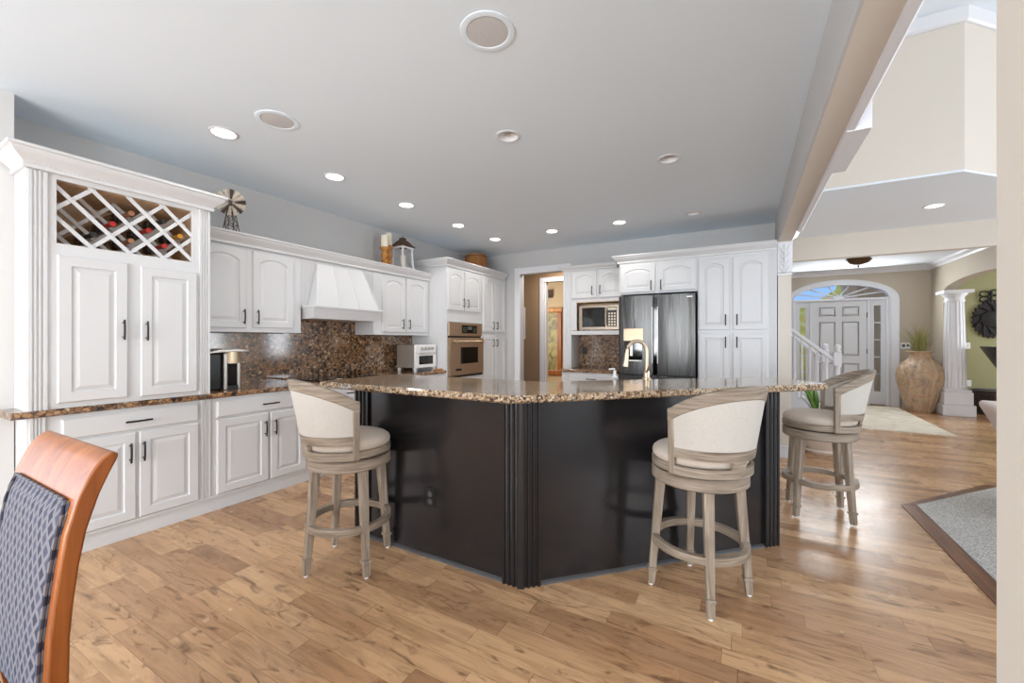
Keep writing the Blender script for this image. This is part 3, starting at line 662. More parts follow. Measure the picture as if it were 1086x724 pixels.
mb = MB(); mb.sweep(crown_prof(0.075, 2.342, 0.103), [(WX + 0.003, 4.48), (WX + TD, 4.48), (WX + TD, 6.05)][::1])
mb.box(WX + 0.003, WX + TD, 4.48, 6.05, 2.43, 2.445)
tag(mb.build('crown_moulding', 'white', origin=(WX + 0.3, 5.2, 2.342)), 'white crown moulding on top of the oven cabinet and pantry', 'moulding')
# wall oven
root, off = froot('L', 'wall_oven', 'stainless steel built-in wall oven in the tall white cabinet', 'oven', 4.505, 0.802)
F = -TD
mb = MB(off); mb.box(4.505, 5.32, F + 0.0, -0.065, 0.802, 1.575); mb.build('body', 'black_plastic', root)
mb = MB(off); mb.box(4.503, 5.322, F - 0.022, F - 0.001, 1.385, 1.572); cp_ = mb.build('control_panel', 'warm_steel', root, bevel=0.004)
mb = MB(off); mb.box(4.80, 5.18, F - 0.024, F - 0.022, 1.425, 1.54); dsp = mb.build('display', 'black_glass', cp_)
mb = MB(off)
for i in range(3):
    for j in range(4): mb.box(4.825 + j * 0.026, 4.842 + j * 0.026, F - 0.0255, F - 0.024, 1.445 + i * 0.026, 1.46 + i * 0.026)
for i in range(3):
    for j in range(3): mb.box(5.08 + j * 0.03, 5.10 + j * 0.03, F - 0.0255, F - 0.024, 1.445 + i * 0.026, 1.46 + i * 0.026)
mb.box(4.94, 5.05, F - 0.0255, F - 0.024, 1.48, 1.525); mb.build('buttons', 'display', cp_)
mb = MB(off); mb.box(4.503, 4.74, F - 0.045, F - 0.002, 0.835, 1.36); mb.box(5.18, 5.322, F - 0.045, F - 0.002, 0.835, 1.36); mb.box(4.74, 5.18, F - 0.045, F - 0.002, 0.835, 0.99); mb.box(4.74, 5.18, F - 0.045, F - 0.002, 1.225, 1.36); od = mb.build('door', 'warm_steel', root)
mb = MB(off); mb.box(4.74, 5.18, F - 0.043, F - 0.02, 0.99, 1.225); mb.build('window', 'black_glass', od)
mb = MB(off); mb.tube([(4.57, F - 0.085, 1.305), (5.27, F - 0.085, 1.305)], 0.014, 12)
for x in (4.60, 5.24): mb.lathe([(0.022, -0.045), (0.022, -0.075), (0.03, -0.08), (0.03, -0.10), (0.0, -0.102)], (x, F, 1.305), 14, 'y')
mb.build('handle', 'nickel', od, 40)
mb = MB(off); mb.box(4.63, 4.76, F - 0.0475, F - 0.045, 0.895, 0.925); mb.build('badge', 'black', od)
mb = MB(off); mb.box(4.503, 5.322, F - 0.03, F - 0.001, 0.80, 0.832); mb.build('vent_strip', 'black_plastic', root)

# ------------------------------------------------------------------ back run (front faces -Y)
def yb_(Y): return Y - WY
BF = yb_(5.54)
root, off = froot('B', 'fridge_cabinet', 'white arched two-door cabinet above the refrigerator', 'cabinet', -1.457, 1.93)
mb = MB(off); mb.box(-1.457, -0.497, BF, -0.003, 1.93, 2.345); mb.build('carcass', 'white', root)
door(root, off, -1.44, -0.995, 1.952, 2.315, BF, True, -1.042, 2.03); door(root, off, -0.955, -0.515, 1.952, 2.315, BF, True, -0.921, 2.03)
root, off = froot('B', 'pantry_cabinet', 'tall white four-door pantry right of the refrigerator', 'cabinet', -0.495, 0)
mb = MB(off); mb.box(-0.495, 0.325, BF, -0.003, 0, 2.345)
for k in range(4): mb.box(0.262 + k * 0.016, 0.272 + k * 0.016, BF - 0.006, BF, 0.12, 2.33)
mb.build('carcass', 'white', root)
for (a, b_, hx) in ((-0.483, -0.150, -0.19), (-0.112, 0.24, -0.072)):
    door(root, off, a, b_, 1.448, 2.305, BF, True, hx, 1.565); door(root, off, a, b_, 0.13, 1.408, BF, False, hx, 1.30)
mb = MB(); mb.sweep(crown_prof(0.075, 2.3465, 0.10), [(-1.47, WY - 0.02), (-1.47, 5.54), (0.325, 5.54)]); mb.box(-1.47, 0.325, 5.54, 6.09, 2.3465, 2.36)
tag(mb.build('crown_moulding', 'white', origin=(-0.5, 5.8, 2.3465)), 'white crown moulding above refrigerator and right pantry', 'moulding')
# refrigerator
RF = yb_(5.44)
root, off = froot('B', 'refrigerator', 'dark stainless french-door refrigerator with ice dispenser', 'refrigerator', -1.444, 0)
mb = MB(off); mb.box(-1.435, -0.515, RF + 0.06, -0.02, 0.03, 1.905); mb.build('body', 'black_plastic', root)
def fdoor(x0, x1, nm, z0, z1, lab=None):
    N = 10; ls = []
    for z in (z0, z1):
        pass
    pts = [(x0, RF + 0.055)] + [(x0 + (x1 - x0) * k / N, RF - 0.012 * (1 - (2 * k / N - 1) ** 2)) for k in range(N + 1)] + [(x1, RF + 0.055)]
    mb = MB(off); mb.prism(pts, z0, z1); return mb.build(nm, 'fridge', root, 35, bevel=0.003)
ld = fdoor(-1.438, -1.005, 'door', 0.885, 1.898); rd = fdoor(-0.955, -0.512, 'door', 0.885, 1.898)
fdoor(-1.438, -0.512, 'freezer_drawer', 0.06, 0.868)
mb = MB(off); mb.box(-1.003, -0.957, RF + 0.03, RF + 0.055, 0.885, 1.898); mb.build('centre_gap', 'black_glass', root)
for (d_, x) in ((ld, -1.012), (rd, -0.949)):
    mb = MB(off); mb.box(x - 0.005, x + 0.005, RF - 0.014, RF + 0.02, 1.03, 1.75); mb.build('handle', 'steel', d_, bevel=0.002)
mb = MB(off); mb.box(-1.372, -1.125, RF - 0.018, RF - 0.008, 1.315, 1.475); ds = mb.build('dispenser', 'warm_steel', ld, bevel=0.003)
mb = MB(off); mb.box(-1.36, -1.135, RF - 0.0165, RF - 0.008, 1.06, 1.312); mb.build('dispenser_niche', 'black_glass', ds)
mb = MB(off); mb.box(-1.29, -1.255, RF - 0.022, RF - 0.0165, 1.12, 1.28); mb.box(-1.36, -1.135, RF - 0.03, RF - 0.0165, 1.055, 1.07); mb.build('paddle', 'steel', ds)
mb = MB(off); mb.box(-0.62, -0.545, RF - 0.008, RF - 0.0005, 1.852, 1.862); mb.build('badge', 'steel', rd)
# microwave cabinet
MF = yb_(5.77)
root, off = froot('B', 'microwave_cabinet', 'white arched upper cabinet with open microwave niche beside the doorway', 'cabinet', -2.36, 0.916)
mb = MB(off)
mb.box(-2.36, -2.23, MF - 0.005, -0.003, 0.916, 2.345); mb.box(-2.23, -1.475, MF, -0.003, 1.885, 2.345); mb.box(-1.50, -1.46, MF, -0.003, 1.43, 1.885)
mb.box(-2.23, -2.15, MF, MF + 0.02, 1.47, 1.885); mb.box(-2.23, -1.46, MF - 0.02, -0.003, 1.405, 1.462)
flute(mb, -2.345, -2.245, 0.95, 2.34, MF - 0.005, 2, 0.008)
mb.build('carcass', 'white', root)
mb = MB(off); mb.box(-2.228, -2.215, MF + 0.021, -0.02, 1.463, 1.884); mb.box(-2.215, -1.502, -0.02, -0.005, 1.463, 1.884); mb.box(-2.15, -1.502, MF + 0.002, -0.021, 1.874, 1.884); mb.build('niche_lining', 'maple', root)
door(root, off, -2.218, -1.845, 1.935, 2.33, MF, True, -1.905, 2.04); door(root, off, -1.815, -1.478, 1.935, 2.33, MF, True, -1.785, 2.045)
mb = MB(off); mb.sweep(crown_prof(0.06, 2.346, 0.07), [(-2.36, -0.003), (-2.36, MF - 0.005), (-1.552, MF - 0.005)]); mb.box(-2.36, -1.552, MF, -0.003, 2.3455, 2.36); mb.build('crown', 'white', root)
root, off = froot('B', 'microwave', 'stainless microwave oven in the wooden niche', 'microwave', -2.115, 1.463)
q = MF - 0.012
mb = MB(off); mb.box(-2.10, -1.53, q + 0.03, -0.03, 1.475, 1.82); mb.box(-2.07, -2.03, q + 0.05, q + 0.1, 1.463, 1.475); mb.box(-1.62, -1.58, q + 0.05, q + 0.1, 1.463, 1.475); mb.box(-2.07, -2.03, -0.1, -0.06, 1.463, 1.475); mb.box(-1.62, -1.58, -0.1, -0.06, 1.463, 1.475); mb.build('body', 'black_plastic', root)
mb = MB(off); mb.box(-2.105, -1.525, q, q + 0.03, 1.475, 1.515); mb.box(-2.105, -1.525, q, q + 0.03, 1.795, 1.82); mb.box(-2.105, -2.06, q, q + 0.03, 1.515, 1.795); mb.box(-1.715, -1.69, q, q + 0.03, 1.515, 1.795); mb.box(-1.55, -1.525, q, q + 0.03, 1.515, 1.795); mb.build('front_frame', 'micro_steel', root)
mb = MB(off); mb.box(-2.06, -1.715, q + 0.006, q + 0.03, 1.515, 1.795); mb.build('window', 'black_glass', root)
mb = MB(off); mb.box(-1.69, -1.55, q + 0.005, q + 0.03, 1.515, 1.795); kp = mb.build('keypad', 'black_plastic', root)
mb = MB(off); mb.box(-1.68, -1.56, q + 0.003, q + 0.005, 1.75, 1.785)
for i in range(5):
    for j in range(3): mb.box(-1.675 + j * 0.04, -1.648 + j * 0.04, q + 0.003, q + 0.005, 1.53 + i * 0.04, 1.555 + i * 0.04)
mb.build('buttons', 'micro_steel', kp)
mb = MB(off); mb.tube([(-1.702, q - 0.03, 1.54), (-1.702, q - 0.03, 1.77)], 0.009, 10)
for z in (1.56, 1.75): mb.tube([(-1.702, q, z), (-1.702, q - 0.03, z)], 0.006, 8)
mb.build('handle', 'nickel', root, 40)
# base unit below the microwave
root, off = froot('B', 'base_cabinet', 'white drawer base cabinet below the microwave', 'cabinet', -2.27, 0)
DF = yb_(5.5)
mb = MB(off); mb.box(-2.27, -1.462, DF, -0.003, 0.1, 0.873); mb.box(-2.27, -1.462, DF + 0.05, -0.003, 0, 0.1); mb.build('carcass', 'white', root)
drawer(root, off, -2.16, -1.49, 0.715, 0.85, DF, -1.825, 0.79); drawer(root, off, -2.16, -1.49, 0.42, 0.70, DF, -1.825, 0.6); drawer(root, off, -2.16, -1.49, 0.12, 0.405, DF, -1.825, 0.3)
mb = MB(); mb.box(-2.30, -1.46, 5.475, 6.097, 0.875, 0.914); tag(mb.build('countertop', 'granite', bevel=0.004, origin=(-1.88, 5.8, 0.875)), 'small brown granite worktop below the microwave', 'countertop')
mb = MB(); mb.box(-2.229, -1.462, 6.078, 6.097, 0.915, 1.404); tag(mb.build('backsplash', 'granite', origin=(-1.85, 6.09, 0.915)), 'brown granite backsplash under the microwave shelf', 'backsplash')
for x, lb in ((-2.13, 'black wall outlet on the granite under the microwave, left one'), (-1.56, 'black wall outlet on the granite beside the refrigerator')):
    t = thing('wall_outlet', lb, 'outlet', (x, 6.078, 1.17)); mb = MB(); mb.box(-0.04, 0.04, -0.008, -0.0005, -0.06, 0.06); mb.build('plate', 'black_plastic', t, bevel=0.003)
    mb = MB()
    for z in (-0.025, 0.025): mb.box(-0.018, 0.018, -0.011, -0.008, z - 0.016, z + 0.016)
    mb.build('socket', 'black', t)

# ------------------------------------------------------------------ island
root = thing('kitchen_island', 'large black V-shaped kitchen island with fluted corner posts', 'island', (-1.04, 1.95, 0))
off = (-1.04, 1.95, 0)
IH = 1.005
ins = 0.02
base_poly = [(-2.30, 1.97), (-1.048, 1.97), (0.17, 3.188), (-0.15, 3.508), (-1.17, 2.46), (-2.30, 2.44)]
mb = MB(off); mb.prism(base_poly, 0, IH); mb.build('cabinet', 'island', root)
s2 = math.sqrt(0.5)
def on_b(d, o=0.0): return (-1.04 + s2 * d + s2 * o, 1.95 + s2 * d - s2 * o)   # along B face, o outward
LB = 1.735
def obox(mb, d0, d1, o0, o1, z0, z1):
    P = [on_b(d0, o0), on_b(d1, o0), on_b(d1, o1), on_b(d0, o1)]
    mb.prism(P, z0, z1)
def fl_profile(n, wd, t=0.02):
    pts = []; g = wd * 0.84 / n
    for k in range(n):
        c_ = wd * 0.08 + g * (k + 0.5)
        for a in range(7):
            an = PI * a / 6; pts.append((c_ - math.cos(an) * g * 0.34, t - 0.011 * math.sin(an)))
    return [(0, -0.03), (0, t)] + pts + [(wd, t), (wd, -0.03)]
mb = MB(off)
mb.prism([(-2.32 + u, 1.955 - v) for u, v in fl_profile(3, 0.125)], 0, IH); mb.build('post', 'island', root)
mb = MB(off); pa = [(-1.04 - 0.105 + u, 1.95 - v) for u, v in fl_profile(3, 0.105)][1:-1]; pb = [on_b(u, v) for u, v in fl_profile(3, 0.105)][1:-1]
mb.prism(pa + pb + [on_b(0.105, -0.03), (-1.145, 1.98)], 0, IH); mb.build('post', 'island', root)
mb = MB(off); mb.prism([on_b(LB - 0.11 + u, v) for u, v in fl_profile(3, 0.11)], 0, IH); mb.build('post', 'island', root)
mb = MB(off); mb.box(-2.195, -1.145, 1.953, 1.972, 0.018, IH); mb.build('panel', 'island', root)
mb = MB(off); obox(mb, 0.105, LB - 0.11, -0.025, -0.003, 0.018, IH); mb.build('panel', 'island', root)
mb = MB(off); mb.prism([(1.955, 0), (1.937, 0), (1.940, 0.010), (1.953, 0.018)], -2.195, -1.145, 'x'); mb.build('floor_bead', 'kick', root)
mb = MB(off)
ls = []
for d in (0.105, LB - 0.11):
    ls.append([(*on_b(d, -0.003), 0), (*on_b(d, 0.014), 0), (*on_b(d, 0.011), 0.010), (*on_b(d, -0.003), 0.018)])
mb.loops(ls); mb.build('floor_bead', 'kick', root)
t = thing('wall_outlet', 'black electrical outlet on the left face of the island', 'outlet', (-1.665, 1.953, 0.365))
mb = MB(); mb.box(-0.036, 0.036, -0.007, -0.0005, -0.058, 0.058); mb.build('plate', 'black_plastic', t, bevel=0.003)
for z in (-0.024, 0.022):
    mb = MB(); mb.lathe([(0.017, -0.0075), (0.017, -0.010), (0, -0.0105)], (0, 0, z), 16, 'y'); mb.build('socket', 'kick', t, 40)
# granite top
def round_poly(pts, rad, n=6):
    out_ = []
    for i, p in enumerate(pts):
        r = rad[i]; p = Vector(p)
        if r <= 0: out_.append(tuple(p)); continue
        a = (Vector(pts[i - 1]) - p).normalized(); b_ = (Vector(pts[(i + 1) % len(pts)]) - p).normalized()
        p0, p1 = p + a * r, p + b_ * r
        for k in range(n + 1):
            u = k / n; out_.append(tuple(p0 * (1 - u) ** 2 + p * 2 * u * (1 - u) + p1 * u * u))
    return out_
tp = round_poly([(-2.50, 1.775), (-1.0, 1.775), (0.50, 3.30), (0.16, 3.67), (-1.19, 2.50), (-2.50, 2.50)], [0.05, 0.03, 0.09, 0.09, 0, 0.05])
mb = MB(); zz_ = [(0.012, 1.0055), (0.0, 1.014), (0.0, 1.036), (0.010, 1.046)]
cx_ = sum(p[0] for p in tp) / len(tp); cy_ = sum(p[1] for p in tp) / len(tp)
def inset(pl, d):
    o_ = []; n = len(pl)
    for i in range(n):
        p = Vector(pl[i]); a = (p - Vector(pl[i - 1])).normalized(); b_ = (Vector(pl[(i + 1) % n]) - p).normalized()
        n0 = Vector((-a.y, a.x)); n1 = Vector((-b_.y, b_.x)); mv = (n0 + n1); mv = mv.normalized() if mv.length > 1e-6 else n0
        o_.append(tuple(p + mv * d / max(mv.dot(n0), 0.5)))
    return o_
mb.loops([[(x, y, z) for x, y in inset(tp, d)] for d, z in zz_])
tag(mb.build('island_countertop', 'granite_bar', origin=(-1.0, 2.3, 1.0055)), 'polished brown granite bar top on the black island', 'countertop')
# faucet and soap pump
t = thing('faucet', 'brushed nickel gooseneck faucet on the island top', 'faucet', (-0.60, 3.015, 1.0465), 0.0)
rr_ = Vector((-math.cos(TH), -math.sin(TH)))   # spout bends to camera left
mb = MB(); mb.lathe([(0, 0), (0.03, 0), (0.03, 0.006), (0.022, 0.012), (0.02, 0.06), (0, 0.061)], (0, 0, 0), 20); mb.build('base', 'nickel', t, 40)
pts = [(0, 0, 0.05), (0, 0, 0.16)] + [(rr_.x * (0.07 - 0.07 * math.cos(a)), rr_.y * (0.07 - 0.07 * math.cos(a)), 0.19 + 0.08 * math.sin(a)) for a in [PI * k / 12 for k in range(12)]] + [(rr_.x * 0.142, rr_.y * 0.142, 0.17)]
mb = MB(); mb.tube(pts, 0.0125, 12); mb.build('spout', 'nickel', t, 50)
mb = MB(); mb.tube([(rr_.x * 0.141, rr_.y * 0.141, 0.185), (rr_.x * 0.147, rr_.y * 0.147, 0.13), (rr_.x * 0.153, rr_.y * 0.153, 0.09)], 0.015, 12, 0.021); hd = mb.build('spray_head', 'nickel', t, 50)
mb = MB(); mb.tube([(0.0, -0.015, 0.05), (0.02, -0.05, 0.075), (0.03, -0.075, 0.105)], 0.007, 8, 0.006); mb.build('lever', 'nickel', t, 50)
t = thing('soap_dispenser', 'small white soap dispenser beside the faucet', 'soap dispenser', (-0.83, 3.02, 1.0465))
mb = MB(); mb.lathe([(0, 0), (0.02, 0), (0.02, 0.012), (0.011, 0.02), (0.011, 0.05), (0, 0.051)], (0, 0, 0), 16); mb.build('body', 'white_enamel', t, 40)
mb = MB(); mb.tube([(0, 0, 0.05), (0, 0, 0.065), (-0.04, -0.01, 0.062)], 0.006, 8); mb.build('nozzle', 'white_enamel', t, 40)

# ------------------------------------------------------------------ bar stools
def stool(label, loc, facing, legrot):
    t = thing('bar_stool', label, 'bar stool', (loc[0], loc[1], 0), facing - PI / 2, 'swivel bar stools around the island')
    lr0 = legrot - (facing - PI / 2)
    # legs
    for k in range(4):
        a = lr0 + k * PI / 2; rd_ = Vector((math.cos(a), math.sin(a), 0)); tg = Vector((-math.sin(a), math.cos(a), 0))
        def sect(r, z, h): 
            c_ = rd_ * r + Vector((0, 0, z)); return [tuple(c_ + rd_ * sx * h + tg * sy * h) for sx, sy in ((-1, -1), (1, -1), (1, 1), (-1, 1))]
        rz = lambda z: 0.243 + (0.192 - 0.243) * z / 0.60
        mb = MB(); mb.loops([sect(rz(z), z, h) for z, h in ((0.10, 0.0185), (0.595, 0.0245))])
        # raised centre strips on the faces
        lg = mb.build('leg', 'graywash', t, bevel=0.005)
        mb = MB(); mb.loops([sect(rz(z), z, h) for z, h in ((0.012, 0.0165), (0.082, 0.0185), (0.084, 0.0235), (0.098, 0.0235), (0.100, 0.019))]); ft = mb.build('foot', 'graywash', lg, bevel=0.002)
        mb = MB(); mb.lathe([(0, 0), (0.011, 0.001), (0.011, 0.0125), (0, 0.013)], tuple(rd_ * rz(0.0)), 12); mb.build('glide', 'white_enamel', lg, 40)
    mb = MB(); mb.lathe([(0.206, 0.25), (0.238, 0.25), (0.240, 0.255), (0.238, 0.288), (0.208, 0.288), (0.206, 0.25)], (0, 0, 0), 48); mb.build('footrest', 'graywash_rail', t, 40)
    mb = MB(); mb.lathe([(0, 0.59), (0.226, 0.59), (0.236, 0.597), (0.236, 0.645), (0.228, 0.653), (0, 0.653)], (0, 0, 0), 56); mb.build('apron', 'graywash_rail', t, 40)
    mb = MB(); mb.lathe([(0, 0.653), (0.205, 0.653), (0.205, 0.662), (0, 0.662)], (0, 0, 0), 40); mb.build('swivel', 'black', t, 40)
    mb = MB(); mb.lathe([(0, 0.662), (0.228, 0.662), (0.236, 0.668), (0.236, 0.700), (0.230, 0.706), (0, 0.706)], (0, 0, 0), 56); mb.build('seat_frame', 'graywash_rail', t, 40)
    pr = [(0, 0.706), (0.222, 0.706), (0.231, 0.716), (0.233, 0.732), (0.228, 0.748), (0.21, 0.762), (0.17, 0.776), (0.10, 0.784), (0, 0.787)]
    mb = MB(); mb.lathe(pr, (0, 0, 0), 56); mb.build('seat', 'tan_linen', t, 60)
    # barrel back : angle f measured from -Y
    PH = math.radians(75)
    def ztop(f): return 0.985 + 0.125 * math.cos(f / PH * PI / 2) ** 0.9 if abs(f) < PH else 0.985
    def rad(f, z): return 0.240 + max(0, z - 0.70) / 0.4 * (0.010 + 0.068 * math.cos(f / PH * PI / 2))
    def pt(f, r, z): return (r * math.sin(f), -r * math.cos(f), z)
    def shell(f0, f1, zl, zh, ti, to, n=28):
        ls = []
        for k in range(n + 1):
            f = f0 + (f1 - f0) * k / n; a, b_ = zl(f), zh(f); zm = (a + b_) / 2
            ls.append([pt(f, rad(f, a) - ti, a), pt(f, rad(f, a) + to, a), pt(f, rad(f, zm) + to, zm), pt(f, rad(f, b_) + to, b_), pt(f, rad(f, b_) - ti, b_), pt(f, rad(f, zm) - ti, zm)])
        mb.loops(ls)
    P2 = PH - 0.06
    mb = MB(); shell(-P2, P2, lambda f: 0.664, lambda f: 0.708, 0.004, 0.012); shell(-P2, P2, lambda f: 0.748, lambda f: 0.795, 0.004, 0.012)
    shell(-0.16, 0.16, lambda f: 0.706, lambda f: 0.75, 0.004, 0.0118, 8)
    mb.build('lower_rail', 'graywash_rail', t, 40)
    mb = MB(); shell(-P2, P2, lambda f: 0.795, lambda f: ztop(f) - 0.062, 0.016, 0.010, 36); mb.build('upholstered_back', 'linen', t, 40, bevel=0.004)
    mb = MB(); shell(-PH - 0.06, PH + 0.06, lambda f: ztop(f) - 0.064, lambda f: ztop(f), 0.020, 0.014, 40); mb.build('top_rail', 'graywash_rail', t, 40, bevel=0.006)
    for s_ in (-1, 1):
        ls = []
        for z in (0.662, 0.75, 0.85, ztop(PH) - 0.05):
            fa, fb = s_ * (PH - 0.09), s_ * (PH + 0.05)
            ls.append([pt(fa, rad(fa, z) - 0.016, z), pt(fb, rad(fb, z) - 0.016, z), pt(fb, rad(fb, z) + 0.014, z), pt(fa, rad(fa, z) + 0.014, z)])
        mb = MB(); mb.loops(ls); mb.build('arm_post', 'graywash', t, bevel=0.005)
    return t
D_ = math.radians
stool('round swivel bar stool with cream back left of the island, nearest the white cabinets', (-2.06, 1.68), D_(75), D_(-18))
stool('round swivel bar stool standing against the right black island panel, its back nearest the camera', (-0.208, 2.393), D_(139), D_(17))
stool('round swivel bar stool at the far right end of the island, near the hall rug', (0.50, 3.91), D_(182), D_(48))

# ------------------------------------------------------------------ dining chair (back towards +Y)
cxl, cxr = -1.90, -1.385; CM = (cxl + cxr) / 2; CW = (cxr - cxl) / 2
t = thing('dining_chair', 'cherry wood dining chair with navy diamond upholstery in the near left corner', 'dining chair', (CM, 0.1, 0))
co = (CM, 0.1, 0)
prof_ = [(0.05, 0.335, 0.365), (0.30, 0.305, 0.345), (0.48, 0.298, 0.338), (0.62, 0.303, 0.340), (0.75, 0.315, 0.350), (0.86, 0.330, 0.368), (0.94, 0.350, 0.390), (0.99, 0.370, 0.410), (1.02, 0.388, 0.424), (1.038, 0.402, 0.432)]
def yfront(z):
    for (z0, a0, b0), (z1, a1, b1) in zip(prof_, prof_[1:]):
        if z <= z1: u = (z - z0) / (z1 - z0); return a0 + u * (a1 - a0), b0 + u * (b1 - b0)
    return prof_[-1][1:]
zs = [0.0, 0.1, 0.2, 0.3, 0.4, 0.48, 0.55, 0.62, 0.70, 0.78, 0.86, 0.9045]
SW = 0.03
for s_ in (-1, 1):
    mb = MB(co); ls = []
    for z in zs:
        yf, yr = (0.36, 0.39) if z == 0 else yfront(max(z, 0.05))
        if z < 0.48: yf += (0.48 - z) * 0.12; yr += (0.48 - z) * 0.12
        xo = CM + s_ * CW; xi = CM + s_ * (CW - SW)
        ls.append([(xo, yf, z), (xo, yr, z), (xi, yr, z), (xi, yf, z)])
    mb.loops(ls, True, False); mb.build('back_post', 'cherry', t, 45, bevel=0.006)
mb = MB(co); ls = []
for z, kk in ((0.9045, 0), (0.925, 0), (0.945, 0), (0.965, 0), (0.985, 0), (1.0, 0), (1.015, 0), (1.026, 0.001), (1.034, 0.005), (1.039, 0.011)):
    yf, yr = yfront(z)
    ls.append([(CM - CW, yf + kk, z), (CM - CW, yr - kk, z), (CM + CW, yr - kk, z), (CM + CW, yf + kk, z)])
mb.loops(ls, False, True); mb.build('top_rail', 'cherry', t, 50, bevel=0.006)
mb = MB(co); ls = []
zz = [0.43 + 0.50 * k / 16 for k in range(17)]
for i, z in enumerate(zz):
    yf, yr = yfront(z); pd = 0.012 if 0 < i < 16 else 0.002
    row = []
    for k in range(13):
        u = -1 + 2 * k / 12; e_ = pd * (1 - abs(u) ** 8) ; row.append((CM + u * (CW - SW - 0.001), yf - e_ - 0.001, z))
    yk = yr - 0.004 if z < 0.903 else yf - 0.0008
    ls.append(row + [(CM + CW - SW - 0.001, yk, z), (CM - CW + SW + 0.001, yk, z)])
mb.loops(ls); pn = mb.build('upholstered_back', 'diamond', t, 45)
mb = MB(co); yf = lambda z: yfront(z)[0] - 0.006
ed = [(CM - CW + SW + 0.006, yf(z), z) for z in zz[:-1]] + [(CM - CW + SW + 0.02, yf(0.932), 0.932), (CM + CW - SW - 0.02, yf(0.932), 0.932)] + [(CM + CW - SW - 0.006, yf(z), z) for z in zz[:-1][::-1]]
mb.tube(ed, 0.0045, 6); mb.build('piping', 'diamond', pn)
mb = MB(co); mb.box(CM - CW + 0.005, CM + CW - 0.005, -0.16, 0.295, 0.35, 0.39); mb.build('seat_frame', 'cherry', t, bevel=0.006)
mb = MB(co); mb.box(CM - CW + 0.01, CM + CW - 0.01, -0.155, 0.292, 0.3905, 0.43); mb.build('seat', 'diamond', t, bevel=0.018, seg=3)
for s_ in (-1, 1):
    mb = MB(co); x = CM + s_ * (CW - 0.035); mb.hexa([(x - 0.016, -0.14, 0), (x + 0.016, -0.14, 0), (x + 0.016, -0.108, 0), (x - 0.016, -0.108, 0)], [(x - 0.024, -0.15, 0.35), (x + 0.024, -0.15, 0.35), (x + 0.024, -0.102, 0.35), (x - 0.024, -0.102, 0.35)]); mb.build('leg', 'cherry', t, bevel=0.004)

# ------------------------------------------------------------------ things on the left worktop
t = thing('coffee_maker', 'single-cup coffee maker with silver front at the left end of the worktop', 'coffee maker', (-3.90, 1.80, 0.9145), PI / 2)
mb = MB(); mb.box(-0.115, 0.0, -0.14, 0.17, 0, 0.30); mb.build('water_tank', 'black_plastic', t, bevel=0.01)
mb = MB(); mb.box(0.002, 0.15, 0.02, 0.17, 0.0, 0.31); mb.box(0.002, 0.03, -0.17, 0.02, 0, 0.30); mb.box(0.125, 0.15, -0.13, 0.02, 0.0, 0.30); mb.build('body', 'steel', t, bevel=0.006)
mb = MB(); mb.box(0.03, 0.125, -0.0, 0.018, 0.03, 0.22); mb.box(0.03, 0.125, -0.15, 0.0, 0.0, 0.03); mb.build('drip_tray', 'black_plastic', t, bevel=0.003)
mb = MB(); ls = []
for k in range(13):
    a = PI * k / 12; ls.append((0.077 + 0.075 * math.cos(a), -0.12 - 0.065 * math.sin(a)))
mb.prism(ls + [(0.002, 0.02), (0.152, 0.02)], 0.215, 0.312); mb.build('brew_head', 'nickel', t, 40)
mb = MB(); mb.prism([(-0.118, 0.302), (-0.118, 0.312), (-0.05, 0.332), (0.10, 0.335), (0.185, 0.322), (0.185, 0.314), (0.0, 0.312)], -0.20, 0.17, 'y'); mb.build('lid', 'steel', t, bevel=0.003)
t = thing('toaster_oven', 'white toaster oven with four knobs on the worktop beside the wall oven', 'toaster oven', (-3.86, 4.25, 0.9145), PI / 2)
mb = MB(); mb.box(-0.20, 0.20, -0.14, 0.18, 0.05, 0.35); mb.build('body', 'steel', t, bevel=0.006)
mb = MB(); mb.box(-0.203, 0.203, -0.16, -0.14, 0.245, 0.352); cpn = mb.build('control_panel', 'white_enamel', t, bevel=0.004)
for k in range(4):
    mb = MB(); x = -0.095 + k * 0.07; mb.lathe([(0.024, -0.161), (0.024, -0.166), (0.019, -0.168), (0.017, -0.182), (0, -0.183)], (x, 0, 0.298), 18, 'y'); kb = mb.build('knob', 'steel', cpn, 40); 
    mb = MB(); mb.box(x - 0.002, x + 0.002, -0.1845, -0.1825, 0.298, 0.313); mb.build('pointer', 'black', cpn)
mb = MB(); mb.box(-0.203, 0.203, -0.16, -0.14, 0.05, 0.09); mb.box(-0.203, 0.203, -0.16, -0.14, 0.205, 0.24); mb.box(-0.203, -0.14, -0.16, -0.14, 0.09, 0.205); mb.box(0.14, 0.203, -0.16, -0.14, 0.09, 0.205); dr_ = mb.build('door', 'white_enamel', t)
mb = MB(); mb.box(-0.14, 0.14, -0.156, -0.142, 0.09, 0.205); mb.build('window', 'black_glass', dr_)
mb = MB(); mb.tube([(-0.15, -0.19, 0.228), (0.15, -0.19, 0.228)], 0.007, 8)
for x in (-0.14, 0.14): mb.tube([(x, -0.16, 0.228), (x, -0.19, 0.228)], 0.005, 6)
mb.build('handle', 'steel', dr_, 40)
for (x, y) in ((-0.18, -0.13), (0.18, -0.13), (-0.18, 0.15), (0.18, 0.15)):
    mb = MB(); mb.hexa([(x - 0.012, y - 0.012, 0), (x + 0.012, y - 0.012, 0), (x + 0.012, y + 0.012, 0), (x - 0.012, y + 0.012, 0)], [(x - 0.017, y - 0.017, 0.051), (x + 0.017, y - 0.017, 0.051), (x + 0.017, y + 0.017, 0.051), (x - 0.017, y + 0.017, 0.051)]); mb.build('foot', 'white_enamel', t)
mb = MB(); mb.box(-0.225, -0.203, -0.05, 0.18, 0.05, 0.072); mb.build('crumb_tray', 'steel', t, bevel=0.003)
